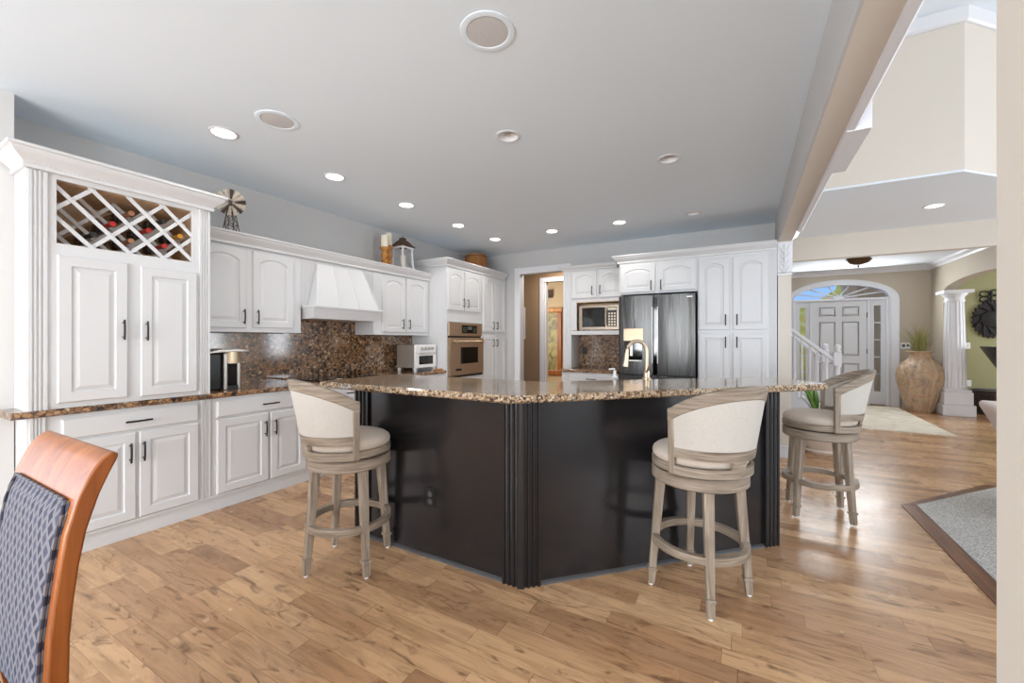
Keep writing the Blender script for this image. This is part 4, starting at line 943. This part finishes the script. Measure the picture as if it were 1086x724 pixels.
t = thing('cutting_board', 'small wooden board lying on the worktop right of the toaster oven', 'board', (-3.62, 4.40, 0.9145))
mb = MB(); mb.box(-0.045, 0.03, -0.05, 0.06, 0, 0.022); mb.build('board', 'gold_wood', t, bevel=0.005)
mb = MB(); mb.box(-0.02, 0.005, -0.085, -0.051, 0.004, 0.018); mb.build('grip', 'gold_wood', t, bevel=0.004)
t = thing('cooktop', 'black glass cooktop set in the worktop under the hood', 'cooktop', (-3.90, 3.02, 0.9145), PI / 2)
mb = MB(); mb.box(-0.40, 0.40, -0.24, 0.22, 0, 0.010); gp = mb.build('glass_plate', 'black_glass', t, bevel=0.003)
for (x, y, r) in ((-0.22, -0.08, 0.10), (0.22, -0.08, 0.08), (-0.22, 0.12, 0.08), (0.22, 0.12, 0.10)):
    mb = MB(); mb.lathe([(r - 0.004, 0.0101), (r, 0.0101), (r, 0.0106), (r - 0.004, 0.0106), (r - 0.004, 0.0101)], (x, y, 0), 32); mb.build('burner', 'kick', t)

# ------------------------------------------------------------------ decor on top of the cabinets
ZT = 2.2525
t = thing('windmill', 'small rusty decorative windmill on top of the cabinets beside the wine hutch', 'windmill', (-3.95, 1.965, 2.2525), 0)
mb = MB(); tw = 0.27
crn = [(0.05, 0.05), (0.05, -0.05), (-0.05, -0.05), (-0.05, 0.05)]
def tp_(k, z): u = 1 - 0.72 * z / tw; return (crn[k][0] * u, crn[k][1] * u, z)
for k in range(4): mb.tube([tp_(k, 0), tp_(k, tw)], 0.004, 6)
for z0 in (0.0, 0.09, 0.18):
    for k in range(4):
        mb.tube([tp_(k, z0 + 0.001), tp_((k + 1) % 4, min(z0 + 0.09, tw))], 0.0022, 5); mb.tube([tp_((k + 1) % 4, z0 + 0.001), tp_(k, min(z0 + 0.09, tw))], 0.0022, 5); mb.tube([tp_(k, z0 + 0.09), tp_((k + 1) % 4, z0 + 0.09)], 0.0025, 5)
mb.build('tower', 'rust', t)
wd_ = Vector((0.85, -0.52, 0)).normalized(); sd = Vector((-wd_.y, wd_.x, 0)); up_ = Vector((0, 0, 1)); hc_ = wd_ * 0.035 + Vector((0, 0, tw + 0.006))
mb = MB()
mb.tube([tuple(hc_ - wd_ * 0.16), tuple(hc_ + wd_ * 0.012)], 0.004, 6)
rim = [tuple(hc_ + (sd * math.cos(a) + up_ * math.sin(a)) * 0.088) for a in [2 * PI * k / 28 for k in range(29)]]
mb.tube(rim, 0.0022, 5); mb.build('wheel_frame', 'rust', t)
mb = MB(); mb.tube([tuple(hc_ + wd_ * 0.012), tuple(hc_ + wd_ * 0.02)], 0.016, 10); mb.build('hub', 'rust', t)
for k in range(14):
    a = 2 * PI * (k + 0.3) / 14; r_ = sd * math.cos(a) + up_ * math.sin(a); q_ = sd * -math.sin(a) + up_ * math.cos(a)
    mb = MB(); A = hc_ + r_ * 0.03; B = hc_ + r_ * 0.115; tw_ = wd_ * 0.006
    a4 = [A + q_ * 0.006 + tw_, A - q_ * 0.006 - tw_, B - q_ * 0.017 - tw_, B + q_ * 0.017 + tw_]
    mb.hexa([tuple(p + wd_ * 0.004) for p in a4], [tuple(p + wd_ * 0.006) for p in a4]); mb.build('blade', 'cream_tin' if k % 3 else 'rust', t)
mb = MB(); tl = hc_ - wd_ * 0.20; mb.hexa([tuple(tl + wd_ * 0.05 + up_ * 0.015 + sd * 0.001), tuple(tl + wd_ * 0.05 - up_ * 0.015 + sd * 0.001), tuple(tl - wd_ * 0.03 - up_ * 0.04 + sd * 0.001), tuple(tl - wd_ * 0.03 + up_ * 0.04 + sd * 0.001)], [tuple(tl + wd_ * 0.05 + up_ * 0.015 - sd * 0.001), tuple(tl + wd_ * 0.05 - up_ * 0.015 - sd * 0.001), tuple(tl - wd_ * 0.03 - up_ * 0.04 - sd * 0.001), tuple(tl - wd_ * 0.03 + up_ * 0.04 - sd * 0.001)]); mb.build('tail_vane', 'rust', t)
def holder(loc, h, lb):
    t = thing('candle_holder', lb, 'candle holder', loc); mb = MB(); k = h / 0.32
    mb.lathe([(0, 0), (0.055, 0), (0.055, 0.02 * k), (0.04, 0.035 * k), (0.028, 0.05 * k), (0.045, 0.075 * k), (0.05, 0.10 * k), (0.03, 0.125 * k), (0.024, 0.14 * k), (0.042, 0.17 * k), (0.048, 0.20 * k), (0.03, 0.235 * k), (0.026, 0.26 * k), (0.05, 0.285 * k), (0.058, 0.295 * k), (0.058, 0.32 * k), (0, 0.32 * k)], (0, 0, 0), 24); mb.build('turned_post', 'gold_wood', t, 40)
    mb = MB(); mb.lathe([(0, h), (0.05, h), (0.05, h + 0.004), (0, h + 0.004)], (0, 0, 0), 24); mb.build('dish', 'rust', t, 40)
def candle(loc, h, r, lb):
    t = thing('candle', lb, 'candle', loc); mb = MB(); mb.lathe([(0, 0), (r, 0), (r, h - 0.004), (r - 0.004, h), (r * 0.5, h - 0.004), (0, h - 0.005)], (0, 0, 0), 24); mb.build('wax', 'wax', t, 40)
    mb = MB(); mb.tube([(0, 0, h - 0.006), (0.001, 0, h + 0.010)], 0.0015, 6); mb.build('wick', 'black', t)
holder((-3.93, 3.735, 2.2525), 0.235, 'shorter turned wooden candle holder on the cabinets, left of the pair')
candle((-3.93, 3.735, 2.492), 0.145, 0.043, 'cream pillar candle on the shorter wooden holder')
holder((-4.00, 3.87, 2.2525), 0.285, 'taller turned wooden candle holder on the cabinets, behind the shorter one')
candle((-4.00, 3.87, 2.542), 0.16, 0.043, 'cream pillar candle on the taller wooden holder')
t = thing('lantern', 'white wooden lantern with dark metal roof on top of the cabinets', 'lantern', (-3.95, 4.07, 2.2525))
def fr4(z0, z1, a0, a1, th):
    for sx in (-1, 1):
        for sy in (-1, 1):
            yield [(sx * a0 - th, sy * a0 - th, z0), (sx * a0 + th, sy * a0 - th, z0), (sx * a0 + th, sy * a0 + th, z0), (sx * a0 - th, sy * a0 + th, z0)], [(sx * a1 - th, sy * a1 - th, z1), (sx * a1 + th, sy * a1 - th, z1), (sx * a1 + th, sy * a1 + th, z1), (sx * a1 - th, sy * a1 + th, z1)]
mb = MB()
for a, b_ in fr4(0.025, 0.30, 0.095, 0.082, 0.011): mb.hexa(a, b_)
mb.box(-0.115, 0.115, -0.115, 0.115, 0, 0.025); mb.box(-0.105, 0.105, -0.105, -0.075, 0.28, 0.30); mb.box(-0.105, 0.105, 0.075, 0.105, 0.28, 0.30); mb.box(-0.105, -0.075, -0.075, 0.075, 0.28, 0.30); mb.box(0.075, 0.105, -0.075, 0.075, 0.28, 0.30); mb.build('frame', 'white_trim', t, bevel=0.003)
mb = MB()
for s_ in (-1, 1): mb.box(-0.08, 0.08, s_ * 0.088 - 0.001, s_ * 0.088 + 0.001, 0.025, 0.28); mb.box(s_ * 0.088 - 0.001, s_ * 0.088 + 0.001, -0.08, 0.08, 0.025, 0.28)
mb.build('panes', 'glass', t)
mb = MB(); mb.loops([[(sx * a, sy * a, z) for sx, sy in ((-1, -1), (1, -1), (1, 1), (-1, 1))] for a, z in ((0.115, 0.30), (0.118, 0.31), (0.085, 0.34), (0.05, 0.385), (0.032, 0.40), (0.032, 0.412), (0.04, 0.417), (0.02, 0.43))])
mb.tube([(0.018 * math.cos(a), 0, 0.442 + 0.016 * math.sin(a)) for a in [2 * PI * k / 12 for k in range(13)]], 0.003, 6); mb.build('roof', 'rust', t)
candle((-3.95, 4.07, 2.2785), 0.17, 0.036, 'cream pillar candle standing inside the white lantern')
t = thing('basket', 'round brown stave basket on top of the oven cabinet', 'basket', (-3.84, 5.62, 2.4455))
mb = MB(); n = 22
for k in range(n):
    a0, a1 = 2 * PI * k / n, 2 * PI * (k + 0.9) / n; ls = []
    for z, r in ((0.0, 0.16), (0.07, 0.18), (0.14, 0.185), (0.21, 0.178), (0.275, 0.165)):
        ls.append([(rr * math.cos(a), rr * math.sin(a), z) for rr, a in ((r, a0), (r, a1), (r - 0.012, a1), (r - 0.012, a0))])
    mb.loops(ls)
mb.lathe([(0, 0.004), (0.147, 0.004), (0.147, 0.016), (0, 0.016)], (0, 0, 0), 22); mb.build('staves', 'wicker', t)
for z, r in ((0.04, 0.174), (0.24, 0.174)):
    mb = MB(); mb.tube([(r * math.cos(2 * PI * k / 32), r * math.sin(2 * PI * k / 32), z) for k in range(33)], 0.006, 6); mb.build('hoop', 'rust', t)

# ------------------------------------------------------------------ ceiling lamps and speakers
def cut_holes(o, spots, r):
    mb = MB()
    for x, y in spots: mb.lathe([(0, -0.05), (r, -0.05), (r, 0.115), (0, 0.115)], (x, y, CZ), 32)
    c = mb.build('cutter', 'ceiling'); md = o.modifiers.new('holes', 'BOOLEAN'); md.object = c; md.operation = 'DIFFERENCE'; md.solver = 'EXACT'
    me = bpy.data.meshes.new_from_object(o.evaluated_get(bpy.context.evaluated_depsgraph_get()))
    o.modifiers.clear(); o.data = me; bpy.data.objects.remove(c)
cut_holes(ceil_k, [(-3.21, 1.55), (-3.2, 2.45), (-3.19, 3.34), (-3.18, 4.26), (-3.15, 5.10), (-2.25, 5.10), (-1.35, 5.13), (-1.48, 2.575), (-0.53, 3.53), (-0.51, 5.17)], 0.078)
cut_holes(ceil_h, [(1.81, 6.18)], 0.078)
def downlight(x, y, on, lb, power=14, z=CZ):
    t = thing('recessed_light', lb, 'ceiling light', (x, y, z), 0, 'recessed ceiling lights')
    mb = MB(); mb.lathe([(0.091, -0.0005), (0.091, -0.003), (0.084, -0.007), (0.074, -0.007), (0.0725, -0.0005), (0.091, -0.0005)], (0, 0, 0), 36); mb.build('trim_ring', 'white_trim', t, 40)
    mb = MB(); mb.lathe([(0.0735, -0.001), (0.066, 0.05), (0.060, 0.105), (0, 0.106), (0, 0.109), (0.064, 0.109), (0.070, 0.05), (0.077, -0.001), (0.0735, -0.001)], (0, 0, 0), 32); mb.build('reflector', 'white_enamel', t, 40)
    zb = 0.012 if on else 0.045
    mb = MB(); mb.lathe([(0.02, 0.10), (0.03, zb + 0.04), (0.055, zb + 0.012), (0.056, zb + 0.004), (0.045, zb), (0, zb - 0.002)], (0, 0, 0), 28); mb.build('bulb', 'lamp_on' if on else 'lamp_off', t, 60)
    if on:
        l = bpy.data.lights.new('lamp', 'SPOT'); l.energy = power; l.spot_size = math.radians(140); l.spot_blend = 0.8; l.shadow_soft_size = 0.05; l.color = (1, 0.96, 0.91)
        o = bpy.data.objects.new('lamp', l); C.objects.link(o); o.parent = t; o.location = (0, 0, -0.06)
LR = 'lit recessed ceiling light '
downlight(-3.21, 1.55, True, LR + 'nearest the wine hutch', 4); downlight(-3.2, 2.45, True, LR + 'in front of the left wall cabinets, second from the hutch', 7)
downlight(-3.19, 3.34, True, LR + 'in front of the range hood, third from the hutch'); downlight(-3.18, 4.26, True, LR + 'in front of the candle holders, fourth from the hutch')
downlight(-3.15, 5.10, True, LR + 'nearest the pantry corner'); downlight(-2.25, 5.10, True, LR + 'in front of the hall doorway'); downlight(-1.35, 5.13, True, LR + 'in front of the refrigerator')
downlight(-1.48, 2.575, False, 'unlit recessed ceiling light above the middle of the island'); downlight(-0.53, 3.53, False, 'unlit recessed ceiling light above the right arm of the island'); downlight(-0.51, 5.17, False, 'unlit recessed ceiling light near the right pantry')
downlight(1.81, 6.18, True, LR + 'in the hall ceiling beyond the header', 12)
for (x, y, r, lb) in ((-1.066, 1.66, 0.13, 'larger round white speaker grille at the top centre of the ceiling'), (-2.72, 1.64, 0.13, 'round white speaker grille near the lit lamp at the left of the ceiling')):
    t = thing('ceiling_speaker', lb, 'speaker', (x, y, CZ)); mb = MB(); mb.lathe([(0.098, -0.0005), (0.13, -0.0005), (0.13, -0.004), (0.12, -0.006), (0.102, -0.005), (0.098, -0.0005)], (0, 0, 0), 48); mb.build('rim', 'ceiling', t, 40)
    mb = MB(); mb.lathe([(0.0975, -0.001), (0.0975, -0.003), (0.07, -0.004), (0, -0.0045)], (0, 0, 0), 40); mb.build('grille', 'speaker', t, 60)

# ------------------------------------------------------------------ hall, foyer and beyond
mb = MB(); mb.prism([(1.42, 7.95), (2.55, 7.95), (2.62, 10.75), (1.42, 10.75)], 0.0005, 0.012); tag(mb.build('rug', 'rug', origin=(1.8, 9.4, 0.0005)), 'cream area rug lying before the front door', 'rug')
t = thing('floor_vase', 'tall carved tan urn standing right of the front door', 'vase', (2.86, 10.42, 0))
mb = MB(); mb.lathe([(0, 0), (0.17, 0), (0.185, 0.02), (0.26, 0.25), (0.325, 0.52), (0.345, 0.66), (0.32, 0.80), (0.24, 0.92), (0.165, 0.985), (0.145, 1.04), (0.16, 1.09), (0.20, 1.115), (0.195, 1.125), (0.15, 1.10), (0.12, 1.02), (0.10, 0.9), (0, 0.88)], (0, 0, 0), 48); mb.build('body', 'vase', t, 50)
mb = MB()
for k in range(180):
    a = R.uniform(0, 2 * PI); sp_ = R.uniform(0.02, 0.22) * (1.5 if math.cos(a) < 0.1 else 1.0); h = R.uniform(0.3, 0.64); r0 = R.uniform(0, 0.08)
    p0 = Vector((r0 * math.cos(a), r0 * math.sin(a), 0)); p2 = Vector((sp_ * math.cos(a), sp_ * math.sin(a), h - sp_ * 0.25)); p1 = Vector((p2.x * 0.35, p2.y * 0.35, h * 0.6))
    tg = Vector((-math.sin(a), math.cos(a), 0)); ls = []
    for j in range(5):
        u = j / 4; p = p0 * (1 - u) ** 2 + p1 * 2 * u * (1 - u) + p2 * u * u; wd_ = 0.008 * (1 - 0.85 * u)
        ls.append([tuple(p - tg * wd_), tuple(p + Vector((0, 0, 0.002))), tuple(p + tg * wd_)])
    mb.loops(ls)
o = mb.build('dried_grass', 'grass'); o.location = (2.86, 10.42, 0.89 + 0.12); tag(o, 'green and brown dried grasses standing in the tall urn', 'grass'); o['kind'] = 'stuff'
mb = MB()
for k in range(16):
    a = R.uniform(0, 2 * PI); s_ = R.uniform(0.03, 0.13); h = R.uniform(0.5, 0.75)
    mb.tube([(0, 0, 0), (s_ * 0.3 * math.cos(a), s_ * 0.3 * math.sin(a), h * 0.6), (s_ * 1.2 * math.cos(a), s_ * 1.2 * math.sin(a), h)], 0.003, 5, 0.0012)
mb.build('tall_stems', 'plume', o)
t = thing('column', 'white fluted column at the arched opening right of the urn', 'column', (3.26, 10.25, 0))
mb = MB(); mb.box(-0.21, 0.21, -0.21, 0.21, 0, 0.20); mb.box(-0.185, 0.185, -0.185, 0.185, 0.20, 0.42); mb.box(-0.17, 0.17, -0.17, 0.17, 0.42, 0.46); mb.build('pedestal', 'white_trim', t, bevel=0.012)
mb = MB(); n = 64; ls = []
for z, r in ((0.46, 0.165), (0.49, 0.165), (0.50, 0.15), (1.2, 0.142), (1.98, 0.122), (2.0, 0.122)):
    ls.append([((r - (0.010 if (i % 4 in (1, 2)) and z >= 0.5 else 0)) * math.cos(2 * PI * i / n), (r - (0.010 if (i % 4 in (1, 2)) and z >= 0.5 else 0)) * math.sin(2 * PI * i / n), z) for i in range(n)])
mb.loops(ls); mb.build('shaft', 'white_trim', t)
mb = MB(); mb.lathe([(0, 2.0), (0.13, 2.0), (0.135, 2.03), (0.125, 2.05), (0.13, 2.09), (0.17, 2.14), (0.17, 2.15), (0, 2.15)], (0, 0, 0), 32); mb.box(-0.19, 0.19, -0.19, 0.19, 2.15, 2.205); mb.build('capital', 'white_trim', t, 40)
# wall decor on the green wall
t = thing('wall_medallion', 'dark carved iron medallion hanging on the olive green wall', 'wall decor', (4.05, 11.2, 1.80))
mb = MB(); pts = []
for k in range(48):
    a = 2 * PI * k / 48; r = (1.0 if k % 2 else 0.86); pts.append((0.27 * r * math.cos(a), -0.08 + 0.36 * r * math.sin(a)))
mb.prism(pts, -0.045, -0.002, 'y'); mb.build('disc', 'iron', t)
mb = MB(); mb.lathe([(0.16, -0.045), (0.15, -0.065), (0.08, -0.085), (0, -0.09)], (0, 0, -0.08), 24, 'y')
for k in range(10):
    a = 2 * PI * k / 10; mb.tube([(0.12 * math.cos(a), -0.05, -0.08 + 0.16 * math.sin(a)), (0.2 * math.cos(a + 0.3), -0.065, -0.08 + 0.26 * math.sin(a + 0.3)), (0.24 * math.cos(a + 0.5), -0.05, -0.08 + 0.31 * math.sin(a + 0.5))], 0.016, 6, 0.006)
mb.build('relief', 'iron', t, 40)
mb = MB()
for (x, z) in ((-0.09, 0.40), (0.05, 0.42), (-0.09, 0.30), (0.06, 0.31), (-0.02, 0.24)):
    mb.tube([(x + 0.065 * math.cos(2 * PI * k / 20), -0.03, z + 0.05 * math.sin(2 * PI * k / 20)) for k in range(21)], 0.013, 6)
mb.tube([(0, -0.03, 0.18), (0, -0.03, 0.46)], 0.02, 8); mb.build('scrollwork', 'iron', t, 40)
def switch(nm, lb, cat, loc, rz, kind):
    t = thing(nm, lb, cat, loc, rz); mb = MB(); wd_ = 0.06 if kind == 'switch' else 0.075
    mb.box(-wd_, wd_, -0.008, -0.0005, -0.06, 0.06); mb.build('plate', 'white_enamel', t, bevel=0.003)
    mb = MB()
    if kind == 'switch':
        for x in (-0.025, 0.025): mb.box(x - 0.008, x + 0.008, -0.013, -0.008, -0.02, 0.02)
        mb.build('toggle', 'cream_tin', t)
    elif kind == 'outlet':
        for z in (-0.025, 0.025): mb.box(-0.02, 0.02, -0.011, -0.008, z - 0.016, z + 0.016)
        mb.build('socket', 'cream_tin', t)
    else:
        mb.box(-0.05, -0.005, -0.0095, -0.008, -0.03, 0.025); mb.box(0.015, 0.055, -0.011, -0.008, -0.02, 0.02); mb.build('display', 'kick', t)
switch('light_switch', 'white double light switch on the olive green wall beside the column', 'light switch', (3.72, 11.2, 1.22), 0, 'switch')
switch('wall_outlet', 'white outlet low on the olive green wall above the ottoman', 'outlet', (3.72, 11.2, 0.50), 0, 'outlet')
switch('thermostat', 'white thermostat panel on the taupe wall between front door and urn', 'thermostat', (2.80, 11.0, 1.22), 0, 'thermo')
# ottoman
t = thing('ottoman', 'round dark brown ottoman below the olive green wall', 'ottoman', (3.88, 10.72, 0), 0.2)
mb = MB(); mb.lathe([(0, 0.03), (0.27, 0.03), (0.31, 0.06), (0.325, 0.2), (0.315, 0.34), (0.28, 0.385), (0.0, 0.39)], (0, 0, 0), 36); mb.build('body', 'brown_fabric', t, 50)
mb = MB(); mb.lathe([(0.0, 0.385), (0.25, 0.385), (0.265, 0.41), (0.22, 0.44), (0, 0.45)], (0, 0, 0), 36); mb.build('cushion', 'brown_fabric', t, 50)
mb = MB(); mb.lathe([(0, 0), (0.26, 0), (0.26, 0.03), (0, 0.03)], (0, 0, 0), 28); mb.build('plinth', 'rust', t)
# dark leather chair beyond
t = thing('armchair', 'black leather chair with curved back in the green room', 'armchair', (4.04, 9.93, 0), -1.57)
mb = MB(); ls = []
for z, r, y in ((0.40, 0.25, 0.0), (0.60, 0.28, -0.06), (0.85, 0.33, -0.15), (1.08, 0.37, -0.25), (1.22, 0.38, -0.32)):
    ring = []
    for k in range(13): a = PI + PI * k / 12; ring.append((r * math.cos(a), y + r * 0.6 * math.sin(a), z))
    for k in range(12, -1, -1): a = PI + PI * k / 12; ring.append(((r - 0.07) * math.cos(a), y + (r - 0.07) * 0.6 * math.sin(a), z))
    ls.append(ring)
mb.loops(ls); mb.build('back', 'leather', t, 50, bevel=0.01)
mb = MB(); mb.box(-0.25, 0.25, -0.12, 0.36, 0.34, 0.47); mb.build('seat', 'leather', t, bevel=0.04, seg=3)
for (x, y) in ((-0.2, -0.08), (0.2, -0.08), (-0.2, 0.32), (0.2, 0.32)):
    mb = MB(); mb.tube([(x, y, 0), (x * 0.95, y, 0.345)], 0.016, 8, 0.022); mb.build('leg', 'rust', t)
# pale armchair on the carpet
t = thing('armchair', 'pale mauve upholstered armchair on the grey carpet, half hidden by the near wall', 'armchair', (2.285, 4.55, 0.012), math.radians(-8))
mb = MB()
def armprof(s):   # outline of the back seen from the side, leaning outward
    return s
ls = []
for z, x in ((0.22, -0.40), (0.45, -0.46), (0.63, -0.535), (0.765, -0.60), (0.80, -0.59)):
    ls.append([(x, -0.42, z), (x + 0.12, -0.42, z), (x + 0.12, 0.42, z), (x, 0.42, z)])
mb.loops(ls); mb.build('back', 'mauve', t, bevel=0.03, seg=3)
for s_ in (-1, 1):
    mb = MB(); mb.box(-0.38, 0.40, s_ * 0.38 - 0.06, s_ * 0.38 + 0.06, 0.16, 0.60); mb.build('arm', 'mauve', t, bevel=0.03, seg=3)
mb = MB(); mb.box(-0.40, 0.38, -0.32, 0.32, 0.16, 0.32); mb.build('base', 'mauve', t, bevel=0.01)
mb = MB(); mb.box(-0.36, 0.42, -0.315, 0.315, 0.321, 0.46); mb.build('seat_cushion', 'mauve', t, bevel=0.04, seg=3)
for (x, y) in ((-0.34, -0.36), (-0.34, 0.36), (0.34, -0.36), (0.34, 0.36)):
    mb = MB(); mb.lathe([(0, 0), (0.018, 0), (0.028, 0.16), (0, 0.16)], (x, y, 0), 12); mb.build('leg', 'border', t)
# flush foyer lamp
t = thing('ceiling_lamp', 'bronze bowl ceiling lamp in the foyer in front of the arched door', 'ceiling light', (1.77, 9.4, CZ))
mb = MB(); mb.lathe([(0, -0.0005), (0.16, -0.0005), (0.17, -0.02), (0.10, -0.03), (0, -0.03)], (0, 0, 0), 32); mb.build('canopy', 'bronze', t, 40)
mb = MB(); mb.lathe([(0.185, -0.03), (0.19, -0.04), (0.15, -0.09), (0.08, -0.125), (0.02, -0.135), (0, -0.136)], (0, 0, 0), 36); mb.build('bowl', 'bronze', t, 50)
mb = MB(); mb.lathe([(0, -0.136), (0.015, -0.14), (0.02, -0.155), (0.008, -0.17), (0, -0.18)], (0, 0, 0), 16); mb.build('finial', 'bronze', t, 50)
# staircase rising to the left
t = thing('staircase', 'white staircase with turned balusters rising left of the front door', 'staircase', (1.22, 8.85, 0))
so = (1.22, 8.85, 0); RISE, RUN = 0.185, 0.215; NS = 9
mb = MB(so)
pl = [(1.22, 0)]
for k in range(NS): pl += [(1.22 - RUN * k, RISE * (k + 1) - 0.03), (1.22 - RUN * (k + 1), RISE * (k + 1) - 0.03)]
pl.append((1.22 - RUN * NS, 0)); mb.prism(pl, 8.35, 9.35, 'y'); mb.build('stringer', 'white_trim', t)
for k in range(NS):
    mb = MB(so); mb.box(1.22 - RUN * (k + 1), 1.25 - RUN * k, 8.33, 9.37, RISE * (k + 1) - 0.03, RISE * (k + 1)); mb.build('tread', 'white_trim', t, bevel=0.006)
def newel(x, y):
    mb = MB(so); mb.box(x - 0.055, x + 0.055, y - 0.055, y + 0.055, 0, 0.45); mb.box(x - 0.05, x + 0.05, y - 0.05, y + 0.05, 0.93, 1.13)
    mb.lathe([(0.055, 0.45), (0.035, 0.49), (0.042, 0.6), (0.036, 0.8), (0.03, 0.88), (0.05, 0.91), (0.05, 0.93)], (x, y, 0), 20)
    mb.lathe([(0.05, 1.13), (0.06, 1.14), (0.03, 1.16), (0.035, 1.18), (0.048, 1.205), (0.045, 1.235), (0.02, 1.255), (0, 1.26)], (x, y, 0), 20); mb.build('newel_post', 'white_trim', t, 40)
for y in (8.30, 9.40):
    newel(1.30, y)
    sl_ = RISE / RUN
    mb = MB(so); za = 1.02
    pts = lambda dz, dy: None
    a4 = [(1.25, y - 0.032, za - 0.035), (1.25, y + 0.032, za - 0.035), (1.25, y + 0.026, za + 0.03), (1.25, y - 0.026, za + 0.03)]; L_ = RUN * NS
    b4 = [(p[0] - L_, p[1], p[2] + L_ * sl_) for p in a4]; mb.hexa(a4, b4); mb.build('handrail', 'white_trim', t, bevel=0.008)
    for k in range(NS * 2):
        x = 1.22 - 0.06 - RUN * 0.5 * k; st_ = int((1.22 - x) / RUN) ; z0 = RISE * (min(st_, NS - 1) + 1); z1 = za - 0.03 + (1.25 - x) * sl_
        yy = y + (0.05 if y < 9 else -0.05)
        mb = MB(so); mb.lathe([(0.016, z0), (0.016, z0 + 0.12), (0.011, z0 + 0.15), (0.019, z0 + 0.22), (0.011, z1 - 0.1), (0.011, z1)], (x, yy * 0 + (y + (0.035 if y < 9 else -0.035)), 0), 10); mb.build('baluster', 'white_trim', t, 40)
# potted plant by the island end
t = thing('potted_plant', 'green leafy plant in a pale pot on the floor behind the right bar stool', 'plant', (0.80, 6.05, 0))
mb = MB(); mb.lathe([(0, 0), (0.15, 0), (0.17, 0.03), (0.15, 0.05), (0.23, 0.16), (0.25, 0.26), (0.225, 0.36), (0.20, 0.40), (0.21, 0.42), (0.19, 0.42), (0.17, 0.38), (0, 0.37)], (0, 0, 0), 36); mb.build('pot', 'pot', t, 50)
mb = MB()
for k in range(42):
    a = R.uniform(0, 2 * PI); sp_ = R.uniform(0.08, 0.33); h = R.uniform(0.22, 0.46); ls = []
    p0 = Vector((0.08 * math.cos(a), 0.08 * math.sin(a), 0.37)); p2 = Vector((sp_ * math.cos(a), sp_ * math.sin(a), 0.37 + h)); p1 = Vector((p0.x, p0.y, 0.37 + h * 0.7)); tg = Vector((-math.sin(a), math.cos(a), 0))
    for j in range(7):
        u = j / 6; p = p0 * (1 - u) ** 2 + p1 * 2 * u * (1 - u) + p2 * u * u; wd_ = 0.004 + 0.016 * math.sin(PI * min(1, u * 1.02)) 
        ls.append([tuple(p - tg * wd_), tuple(p + Vector((0, 0, 0.003))), tuple(p + tg * wd_)])
    mb.loops(ls)
o = mb.build('foliage', 'leaf', t); o['kind'] = 'stuff'
# back hall pictures and box
t = thing('picture_frame', 'small white framed blue print on the brown hall wall left of the inner door', 'picture', (-3.94, 7.2, 1.66))
mb = MB(); mb.box(-0.20, 0.20, -0.03, -0.002, 0.27, 0.31); mb.box(-0.20, 0.20, -0.03, -0.002, -0.31, -0.27); mb.box(-0.20, -0.16, -0.03, -0.002, -0.27, 0.27); mb.box(0.16, 0.20, -0.03, -0.002, -0.27, 0.27); mb.build('frame', 'white_trim', t)
mb = MB(); mb.box(-0.16, 0.16, -0.02, -0.002, -0.27, 0.27); mb.build('print', 'print', t)
t = thing('picture_frame', 'tall painting in a brown and gold frame seen through the inner hall door', 'picture', (-4.41, 9.6, 1.30))
mb = MB(); mb.box(-0.47, 0.47, -0.06, -0.002, 0.74, 0.84); mb.build('top_moulding', 'gold_wood', t, bevel=0.01)
mb = MB(); mb.box(-0.45, 0.45, -0.05, -0.002, 0.72, 0.74); mb.box(-0.45, 0.45, -0.05, -0.002, -0.84, -0.72); mb.box(-0.45, -0.34, -0.05, -0.002, -0.72, 0.72); mb.box(0.34, 0.45, -0.05, -0.002, -0.72, 0.72); mb.build('frame', 'cherry', t, bevel=0.01)
mb = MB(); mb.box(-0.34, 0.34, -0.03, -0.002, -0.72, 0.72); mb.build('canvas', 'painting', t)
t = thing('door_chime', 'small brown chime box high on the tan wall beyond the inner door', 'chime', (-4.28, 9.6, 2.50))
mb = MB(); mb.box(-0.07, 0.07, -0.05, -0.001, -0.10, 0.10); mb.build('cover', 'rust', t, bevel=0.005)
mb = MB(); mb.box(-0.05, 0.05, -0.055, -0.05, -0.08, -0.05); mb.build('grille', 'black', t)
